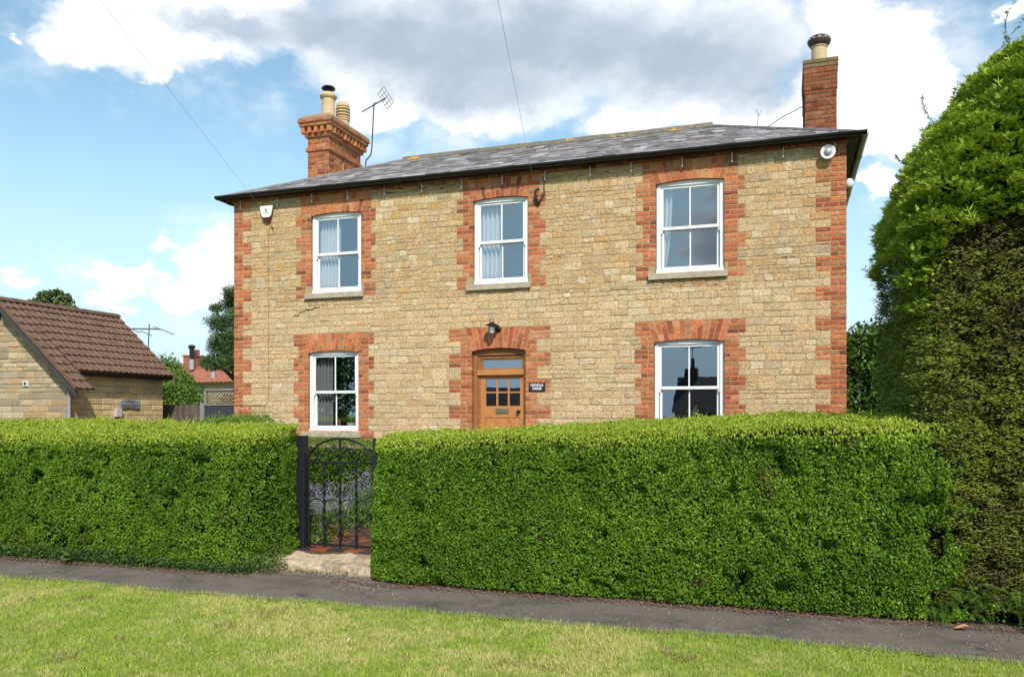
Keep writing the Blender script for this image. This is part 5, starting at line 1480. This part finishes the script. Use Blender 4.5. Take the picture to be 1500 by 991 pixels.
# ------------------------------------------------------------------ stone garage at the left
gx, gy0, gy1 = -2.2, -2.0, .53                        # side wall plane, front gable, far end
GRX, GRZ = -3.48, 3.83
slope = (GRZ - 2.49) / (GRX + 1.95)
zroof = lambda x: 2.49 + slope * (x + 1.95)
gar = thing('stone_garage', 'small stone outbuilding with brown pantile roof left of the house', 'outbuilding', (-3.5, -1, .17))
def ashlar(mb, o, e, n, a, b, h0, h1, ch, ln, cols, clip=None, mirror=None, rough=.3, cut=.006):
    z = h0
    while z < h1 - .02:
        z1 = min(h1, z + ch * random.uniform(1 - rough, 1 + rough)); x = a - random.uniform(0, ln)
        while x < b:
            x1 = x + ln * random.uniform(.6, 1.4); p, q = max(x, a), min(x1, b)
            if clip: 
                lim = clip(z1); q = min(q, lim)
                if mirror is not None: p = max(p, 2 * mirror - lim)
            if q - p > .03:
                c = random.choice(cols); k = random.uniform(.8, 1.15); block(mb, o, e, n, p, q, z, z1, random.uniform(.004, .014), .012, .02, [v * k for v in c], cut, .003)
            x = x1
        z = z1
gcols = [(.56, .41, .20), (.53, .38, .175), (.59, .45, .24), (.51, .38, .21)]
fcols = [(.40, .32, .21), (.43, .33, .20), (.36, .295, .21), (.46, .37, .24), (.33, .27, .18), (.45, .30, .16)]
m = MB()
m.prism([(gx - 2.56, .0), (gx, .0), (gx, 2.45), (GRX, 3.70), (gx - 2.56, 2.45)], gy0 + .25, gy1); core = m.build('garage_walls', 'mortar', gar)
m = MB(); m.prism([(gx - 2.6, .0), (gx + .15, .0), (gx + .15, 2.26), (GRX, 3.66), (gx - 2.6, 2.45)], gy0, gy0 + .249); m.build('garage_walls', 'mortar', gar)
mb = MB(); ashlar(mb, (gx, 0, 0), (0, 1, 0), (1, 0, 0), gy0 + .25, gy1, .2, 2.48, .118, .30, gcols, rough=.12, cut=.004); mb.build('side_stonework', 'garage_stone', gar)
mb = MB(); ashlar(mb, (0, gy0, 0), EX, NY, gx - 2.6, gx + .15, .2, 3.62, .10, .27, fcols, clip=lambda z: min(gx + .15, -1.95 + (z - 2.43) / slope), mirror=GRX, rough=.4, cut=.015); mb.build('gable_stonework', 'garage_stone', gar)
mb = MB(); ashlar(mb, (gx + .15, 0, 0), (0, 1, 0), (1, 0, 0), gy0, gy0 + .248, .2, 2.24, .10, .3, fcols, rough=.3); mb.build('pier_stonework', 'garage_stone', gar)
# roof: interlocking tiles as stepped, waved courses
def tiled_roof(name, parent, material, ridge, eave_x, zf, y0, y1, courses, pitch, amp, step, lower=None):
    mb = MB(); nw = int((y1 - y0) / pitch * 6)
    ln = math.hypot(eave_x - ridge, zf(eave_x) - zf(ridge)); sx = 1 if eave_x > ridge else -1
    nz = Vector((-(zf(eave_x) - zf(ridge)) * sx, 0, abs(eave_x - ridge))).normalized(); nz = Vector((abs(nz.x) * sx, 0, nz.z))
    for c in range(courses):
        f0, f1 = c / courses, (c + 1) / courses + .02
        rows = []
        for f, lift in ((f0, .0), (f1, step)):
            x = ridge + (eave_x - ridge) * f; z = zf(x); jit = random.uniform(-.003, .003)
            rows.append([(Vector((x, y0 + (y1 - y0) * i / nw, z)) + nz * (lift + amp * abs(math.sin(math.pi * (y0 + (y1 - y0) * i / nw) / pitch)) + random.uniform(-.002, .002))) for i in range(nw + 1)])
        lowr = [p - nz * (step + .012) for p in rows[1]]
        b = len(mb.v); mb.v += [tuple(p) for r_ in (rows[0], rows[1], lowr) for p in r_]; k = nw + 1
        for i in range(nw): mb.f += [(b + i, b + i + 1, b + k + i + 1, b + k + i), (b + k + i, b + k + i + 1, b + 2 * k + i + 1, b + 2 * k + i)]
    return mb.build(name, material, parent)
r_g = tiled_roof('roof', gar, 'tile_brown', GRX, -2.0, zroof, gy0 + .12, gy1 + .06, 9, .135, .026, .03)
tiled_roof('roof', gar, 'tile_brown', GRX, -1.60, zroof, gy0 - .27, gy0 + .118, 11, .135, .026, .03)
tiled_roof('roof', gar, 'tile_brown', GRX, GRX * 2 + 1.9, lambda x: zroof(2 * GRX - x), gy0 - .27, gy1 + .06, 9, .135, .026, .03)
m = MB()
yy = gy0 - .28
while yy < gy1 + .05:
    y2 = min(yy + .33, gy1 + .08); K = 8
    vs = []
    for q in (yy, y2 - .006):
        for i in range(K + 1): an = math.pi * i / K; vs.append((GRX + .10 * math.cos(an), q, GRZ - .02 + .085 * math.sin(an) + (.004 if q == yy else 0)))
    m.add(vs, [(i, i + 1, K + 2 + i, K + 1 + i) for i in range(K)] + [tuple(range(K + 1))]); yy = y2
m.build('ridge_tiles', 'tile_brown', r_g, smooth=True)
m = MB()                                              # verge and barge boards, gutter, pipe
def board(x0, x1, y, dy, dz0, dz1): m.add([(x0, y, zroof(x0) + dz0), (x1, y, zroof(x1) + dz0), (x1, y, zroof(x1) + dz1), (x0, y, zroof(x0) + dz1), (x0, y + dy, zroof(x0) + dz0), (x1, y + dy, zroof(x1) + dz0), (x1, y + dy, zroof(x1) + dz1), (x0, y + dy, zroof(x0) + dz1)], [(0, 1, 2, 3), (7, 6, 5, 4), (0, 4, 5, 1), (1, 5, 6, 2), (2, 6, 7, 3), (3, 7, 4, 0)])
board(GRX, -1.62, gy0 - .25, .03, -.17, -.012)
m.build('barge_board', 'barge', r_g)
m = MB(); board(GRX, -1.62, gy0 - .219, .225, -.03, -.012); m.build('verge_soffit', 'dark_timber', r_g)
m = MB(); board(GRX, -1.59, gy0 - .285, .03, -.03, .045); m.build('verge_tiles', 'tile_brown', r_g)
m = MB(); board(GRX, -1.93, gy1 + .03, .03, -.12, .03); m.build('verge_tiles', 'tile_brown', r_g)
half_gutter((-2.01, gy0 + .14, 2.53), (-2.01, gy1 + .07, 2.53), .045).build('gutter', 'black_plastic', r_g, smooth=True)
m = MB(); m.box((gx + .002, gy0 + .26, 2.44), (-2.05, gy1 + .05, 2.50)); m.build('eaves_shade_board', 'dark_timber', r_g)  # dark board standing in for the band of shadow under the eaves
m = MB(); m.tube([(-1.70, gy0 - .22, 2.28), (-1.82, gy0 - .12, 2.20), (-1.98, gy0 - .05, 2.12), (-1.98, gy0 - .05, .17)], .034, 10); m.build('drain_pipe', 'galv', gar, smooth=True)
m = MB(); m.box((-2.05, gy0 - .03, .17), (-2.02, gy0 - .0, 2.2)); m.build('corner_board', 'barge', gar)
m = MB(); vx, vz = -3.05, 2.285
m.box((vx - .055, gy0 - .03, vz - .05), (vx + .055, gy0 - .0, vz + .05)); v_ = m.build('vent_plate', 'pot_white', gar, bevel=.004)
m = MB(); m.lathe((vx, gy0 - .031, vz), [(.030, 0), (.030, -.004), (.024, -.004)], 16, axis=1); m.build('vent_hole', 'felt', v_)
# sign and box on the side wall
t = thing('garage_sign', 'grey arched cast sign with dark lettering on the outbuilding wall', 'sign', (gx + .03, -.41, 1.92))
m = MB(); ys = (-.665, -.165); K = 10
prof = []
for i in range(K + 1):
    f = i / K; prof.append((ys[0] + (ys[1] - ys[0]) * f, 1.985 + .035 * math.sin(math.pi * f)))
for i in range(K + 1):
    f = 1 - i / K; prof.append((ys[0] + (ys[1] - ys[0]) * f, 1.825 + .025 * math.sin(math.pi * f)))
nP = len(prof); X0, X1 = gx + .012, gx + .04
m.add([(X1, y_, z_) for y_, z_ in prof] + [(X0, y_, z_) for y_, z_ in prof], [tuple(range(nP - 1, -1, -1)), tuple(range(nP, 2 * nP))] + [(i, (i + 1) % nP, nP + (i + 1) % nP, nP + i) for i in range(nP)])
m.build('sign_plate', 'sign_grey', t, bevel=.005)
letters('lettering', 'LITTLE', .082, (gx + .0405, -.415, 1.962), (R(90), 0, R(90)), 'sign_dark', t, 1, .0015, .001)
letters('lettering', 'PADDOCKS', .075, (gx + .0405, -.415, 1.885), (R(90), 0, R(90)), 'sign_dark', t, 1, .0015, .001)
m = MB(); m.box((gx + .01, -.80, 1.67), (gx + .07, -.65, 1.83)); m.box((gx + .07, -.79, 1.68), (gx + .075, -.66, 1.82))
m.build('meter_box', 'meter_box', None, loc=(gx, -.72, 1.75), bevel=.004, label='small pale pinkish box on the outbuilding wall below the sign', cat='box')

# ------------------------------------------------------------------ fence and trellis between garage and house
t = thing('wooden_fence', 'weathered brown close board fence between outbuilding and trellis', 'fence', (-2.0, 1.0, .17))
mb = MB(); x = -2.75
while x < -1.62:
    w_ = random.uniform(.06, .10); c = np.array((.11, .088, .068)) * random.uniform(.65, 1.3); mb.box((x, .985 + random.uniform(-.006, .006), .17), (x + w_ - .006, 1.005, 1.935 + random.uniform(-.02, .015)), c); x += w_
mb.build('fence_boards', 'fence_wood', t)
m = MB(); m.box((-2.8, 1.012, .5), (-1.6, 1.05, .58)); m.box((-2.8, 1.012, 1.6), (-1.6, 1.05, 1.68)); m.build('fence_rail', 'grey_post', t)
m = MB(); m.box((-1.60, .95, .17), (-1.505, 1.05, 1.97)); m.build('fence_post', 'grey_post', t)
t = thing('trellis_panel', 'lattice trellis panel over a dark board beside the house corner', 'trellis', (-1.1, 1.0, .17))
m = MB(); m.box((-1.495, .98, .17), (-.02, 1.01, 1.905)); m.build('dark_panel', 'felt', t)
m = MB(); m.box((-1.50, .96, 2.225), (-.02, 1.03, 2.265)); m.box((-1.50, .96, 1.906), (-1.455, 1.03, 2.225)); m.box((-1.45, .962, 1.908), (-.02, 1.028, 1.93)); m.build('trellis_frame', 'grey_post', t)
m = MB(); zA, zB = 1.93, 2.225
for i in range(30):
    xx = -1.9 + i * .075
    for sg, yy in ((1, .985), (-1, 1.0)):
        xa, xb = xx, xx + sg * (zB - zA)
        p, q = (xa, zA), (xb, zB)
        lo, hi = -1.455, -.03
        def clipx(p, q):
            (x0_, z0_), (x1_, z1_) = p, q
            if max(x0_, x1_) < lo or min(x0_, x1_) > hi: return None
            def at(x_): f = (x_ - x0_) / (x1_ - x0_); return (x_, z0_ + (z1_ - z0_) * f)
            if x0_ < lo: p = at(lo)
            if x0_ > hi: p = at(hi)
            if x1_ < lo: q = at(lo)
            if x1_ > hi: q = at(hi)
            return p, q
        r_ = clipx(p, q)
        if r_ and abs(r_[0][0] - r_[1][0]) > .01: m.bar((r_[0][0], yy, r_[0][1]), (r_[1][0], yy, r_[1][1]), .010, .022, up=(0, 1, 0))
m.build('lattice', 'trellis_wood', t)

# ------------------------------------------------------------------ trees and shrubs
def crown_tree(name, label, cat, base, blobs, n, leaf, cols, aspect=.55, trunk=None, group=None, material='leaf', flat=None, hollow=.55):
    t = thing(name, label, cat, base, group)
    vol = np.array([b[3] * b[4] * b[5] for b in blobs]) ** (2 / 3); vol = vol / vol.sum(); P = []; O = []; B = []
    for (bx, by, bz, rx, ry, rz), f in zip(blobs, vol):
        k = max(30, int(n * f)); d = rand_dir(k); r = (hollow + (1 - hollow) * rng.random((k, 1))) 
        lump = .78 + .44 * vnoise(d[:, 0] * 3 + bx, d[:, 2] * 3 + d[:, 1] * 2 + bz, 1.0, int(abs(bx * 13 + bz * 7)) % 200)
        P.append(np.array([bx, by, bz]) + d * r * lump[:, None] * np.array([rx, ry, rz])); O.append(d); B.append(lump)
    P = np.concatenate(P); O = np.concatenate(O); B = np.concatenate(B); n = len(P)
    D = unit(rand_dir(n) + O * .5 + np.array([0, 0, .1 if flat is None else flat])); M = unit(rand_dir(n) * .7 + O * .6 + [0, 0, .5])
    Ln = leaf * rng.uniform(.6, 1.35, n)
    V = leaf_cards(P, D, M, Ln, Ln * aspect * rng.uniform(.8, 1.2, n))
    C = mixc(cols[0], cols[1], rng.random(n) * .7 + (B - .78) * .9) * rng.uniform(.8, 1.2, (n, 1))
    np_mesh('crown', V, C, 4, material, t)
    if trunk:
        m = MB(); bx, by, bz = base; r0, h = trunk
        m.tube([(bx, by, bz), (bx + .05, by, bz + h * .5), (bx, by, bz + h)], [r0, r0 * .8, r0 * .5], 10)
        for (cx_, cy_, cz_, *_r) in blobs: m.tube([(bx, by, bz + h * .6), ((bx + cx_) / 2, (by + cy_) / 2, (bz + h * .6 + cz_) / 2 + .1), (cx_, cy_, cz_)], [r0 * .45, r0 * .3, r0 * .12], 6)
        m.build('trunk', 'bark', t, smooth=True)
    return t
# round bright shrub behind the fence
crown_tree('garden_shrub', 'round bright green shrub behind the wooden fence', 'shrub', (-4.7, 4, .1), [(-4.75, 4, 1.5, .95, .7, 1.15), (-4.30, 3.8, 1.6, .50, .5, .85), (-5.15, 4.3, 2.35, .5, .5, .7), (-5.5, 4.4, 2.75, .45, .45, .55), (-4.95, 4.1, 2.0, .55, .5, .8)], 26000, .075, ((.055, .12, .018), (.17, .27, .045)), trunk=(.08, 1.5))
# dark pine beside the house corner
blobs = []
for (x, z, r) in ((-6.5, 5.0, .55), (-6.35, 4.5, .7), (-6.3, 5.6, .5), (-6.6, 4.25, .6), (-6.2, 3.9, .75), (-6.85, 3.75, .5), (-7.15, 3.8, .36), (-5.9, 5.2, .7), (-5.7, 4.4, .8), (-5.8, 3.8, .7), (-6.0, 5.9, .5), (-6.3, 5.9, .35), (-6.62, 5.45, .3)): blobs.append((x, 8 + rng.uniform(-.3, .3), z - .40, r * .85, r * .85, r * .55))
crown_tree('pine_tree', 'dark green pine standing behind the left corner of the house', 'tree', (-6.0, 8.0, .1), blobs, 22000, .16, ((.025, .06, .022), (.10, .17, .05)), aspect=.13, trunk=(.16, 4.4), material='needle', hollow=.3)
crown_tree('dark_shrub', 'dark low evergreen under the distant red roof behind the trellis', 'shrub', (-4.6, 9, .1), [(-5.6, 9, 1.95, .9, .6, 1.0), (-4.3, 9, 1.95, .9, .6, 1.0), (-6.6, 9.3, 1.9, .7, .6, 1.0), (-7.4, 9.3, 1.5, .7, .6, 1.0)], 9000, .12, ((.014, .035, .016), (.045, .08, .03)), trunk=(.1, 1.2), aspect=.3)
crown_tree('roadside_tree', 'feathery tree top rising behind the outbuilding roof', 'tree', (-18.0, 12, 0), [(-18.3, 12, 6.55, .30, .4, .20), (-17.75, 12, 6.62, .28, .4, .18), (-18.75, 12, 6.3, .28, .4, .22), (-17.3, 12, 6.35, .32, .4, .26), (-18.1, 12, 6.25, .40, .4, .22), (-17.6, 12, 6.0, .4, .5, .3), (-18.5, 12, 5.9, .4, .5, .3), (-17.05, 12, 5.95, .25, .5, .25)], 2400, .17, ((.05, .10, .03), (.14, .20, .06)), trunk=(.2, 5.5), hollow=.4)
# leafy tree right of the house, behind
crown_tree('hazel_tree', 'dense dark green leafy tree between the house and the yew', 'tree', (12.2, 4.2, .1), [(11.75, 4.0, 2.9, .55, .6, .6), (12.3, 4.2, 2.95, .8, .7, .65), (11.75, 3.9, 2.1, .6, .6, .7), (12.5, 4.2, 2.2, .9, .7, .9), (11.8, 4.0, 1.3, .65, .6, .9), (13.4, 4.4, 2.5, .9, .7, 1.0)], 24000, .085, ((.022, .06, .010), (.095, .18, .025)), trunk=(.12, 2.0), aspect=.65)

# ------------------------------------------------------------------ cottage with red roof, far behind at the left
t = thing('red_roofed_cottage', 'distant cottage with red tiled roof and brick chimney behind the garden', 'house', (-21, 25, 0))
m = MB(); m.box((-26, 24, 0), (-12, 31, 3.6)); m.build('cottage_walls', 'render_wall', t)
mb = MB()
def red_roof(x0, x1, y0, y1, z0, z1, c):
    n = c
    for i in range(n):
        f0, f1 = i / n, (i + 1) / n + .03
        ya, yb_ = y1 + (y0 - y1) * f0, y1 + (y0 - y1) * f1; za_, zb2 = z1 + (z0 - z1) * f0, z1 + (z0 - z1) * f1 + .06
        K = int((x1 - x0) / .28 * 2)
        vs = []
        for (yy_, zz_) in ((ya, za_), (yb_, zb2), (yb_, zb2 - .08)): vs += [(x0 + (x1 - x0) * k / K, yy_, zz_ + .05 * (k % 2)) for k in range(K + 1)]
        mb.add(vs, [f for k in range(K) for f in ((k, k + 1, K + 2 + k, K + 1 + k), (K + 1 + k, K + 2 + k, 2 * K + 3 + k, 2 * K + 2 + k))])
red_roof(-22.9, -12, 23.6, 26.8, 3.55, 5.0, 9)
red_roof(-26, -22.9, 23.6, 26.8, 3.55, 4.75, 9)
rf = mb.build('roof', 'tile_red', t)
m = MB(); m.box((-22.75, 25.2, 3.8), (-22.0, 26.0, 5.1)); m.box((-22.82, 25.15, 5.1), (-21.93, 26.05, 5.18)); m.box((-22.3, 25.3, 5.18), (-22.0, 25.7, 5.5)); m.build('chimney', 'tile_red', rf)
m = MB(); m.tube([(-21.9, 24.9, 4.3), (-21.9, 24.9, 4.9)], .14, 10); m.tube([(-22.5, 24.3, 3.9), (-22.5, 24.3, 4.6)], .2, 10); m.tube([(-19.7, 24.0, 3.7), (-19.7, 24.0, 4.15)], .14, 10); m.build('flue_base', 'galv', rf, smooth=True)
m = MB(); m.tube([(-21.9, 24.9, 4.9), (-21.9, 24.9, 5.5)], .13, 10); m.lathe((-21.9, 24.9, 5.5), [(.13, 0), (.2, .05), (.2, .16), (.1, .22), (0, .23)], 12); m.build('flue_pipe', 'black_iron', rf, smooth=True)
# large aerial on a lattice mast in the neighbouring garden
t = thing('radio_aerial', 'wide radio aerial on a thin mast above the shrub left of the house', 'aerial', (-7.61, 6, 0))
m = MB(); m.tube([(-7.61, 6, 0), (-7.61, 6, 3.7)], .05, 6); m.tube([(-7.61, 6, 3.7), (-7.57, 6, 4.40)], .016, 8); m.build('mast', 'thin_metal', t, smooth=True)
m = MB(); c = Vector((-7.58, 6, 4.25))
m.tube([c + Vector((-.45, -.25, .0)), c + Vector((.28, .16, .0))], .022, 6)
for (q, l) in ((-.45, .42), (0, .0), (.28, .55)):
    pc = c + Vector((q, q * .56, 0))
    if l: m.tube([pc + Vector((-l * .95, .5 * l, .11 * l * 2)), pc, pc + Vector((l * 1.5, -.7 * l, -.2 * l * 2))], .013, 6)
pc = c + Vector((-.1, -.05, -.05)); m.tube([pc + Vector((-.55, .4, .05)), pc + Vector((.7, -.5, -.22))], .012, 6)
m.build('aerial_elements', 'thin_metal', t)

# ------------------------------------------------------------------ across the green, behind the viewer (mirrored in the windows)
def bungalow(x0, x1, y0, y1, he, hr, chim, label):
    t = thing('bungalow', label, 'house', ((x0 + x1) / 2, (y0 + y1) / 2, 0))
    m = MB(); m.box((x0, y0, 0), (x1, y1, he)); m.build('bungalow_walls', 'render_wall', t)
    ym = (y0 + y1) / 2; m = MB()
    m.add([(x0 - .2, y0 - .3, he - .1), (x1 + .2, y0 - .3, he - .1), (x1 + .2, ym, hr), (x0 - .2, ym, hr), (x0 - .2, y1 + .3, he - .1), (x1 + .2, y1 + .3, he - .1)], [(0, 1, 2, 3), (3, 2, 5, 4), (0, 3, 4), (1, 5, 2), (0, 4, 5, 1)])
    rf = m.build('roof', 'dark_roof', t)
    m = MB()
    m.box((chim - .45, ym - .5, hr - .6), (chim + .45, ym + .5, hr + .6)); m.tube([(chim + .1, ym, hr + .6), (chim + .1, ym, hr + 1.35)], .15, 10)
    m.tube([(chim + .1, ym, hr + .6), (chim + .1, ym, hr + 2.3)], .03, 6); m.tube([(chim - .5, ym, hr + 2.1), (chim + .9, ym, hr + 2.25)], .03, 6)
    m.build('chimney', 'dark_roof', rf)
    m = MB()
    for k in range(4):
        xx = x0 + (x1 - x0) * (k + .5) / 4; m.box((xx - .7, y1 + .002, 1.0), (xx + .7, y1 + .03, 2.1))
    m.build('window', 'window_dark', t)
    return t
bungalow(2.9, 17, -51, -44, 2.0, 4.5, 3.7, 'dark roofed bungalow across the green with a chimney at its end')
bungalow(-24, -11, -80, -72, 2.2, 4.9, -14.5, 'dark roofed bungalow farther down the lane across the green')
for i, (x, y, h, r) in enumerate(((-20, -36, 10, 4.2), (-27, -34, 12, 4.6), (-34, -38, 11, 5.0), (-16, -46, 6, 2.8))):
    bl = [(x + rng.uniform(-r, r) * .55, y + rng.uniform(-r, r) * .5, h * f, r * s_, r * s_, r * s_ * .8) for f, s_ in ((.3, .75), (.5, .8), (.65, .75), (.8, .6), (.93, .4))]
    crown_tree('broadleaf_tree', ['broad green tree across the green opposite the left of the house', 'tallest green tree across the green opposite the left of the house', 'wide tree farthest along the lane across the green', 'small tree beside the far bungalow across the green'][i], 'tree', (x, y, 0), bl, 6000, .42, ((.03, .06, .012), (.08, .14, .03)), trunk=(.3, h * .5), group='trees across the green')
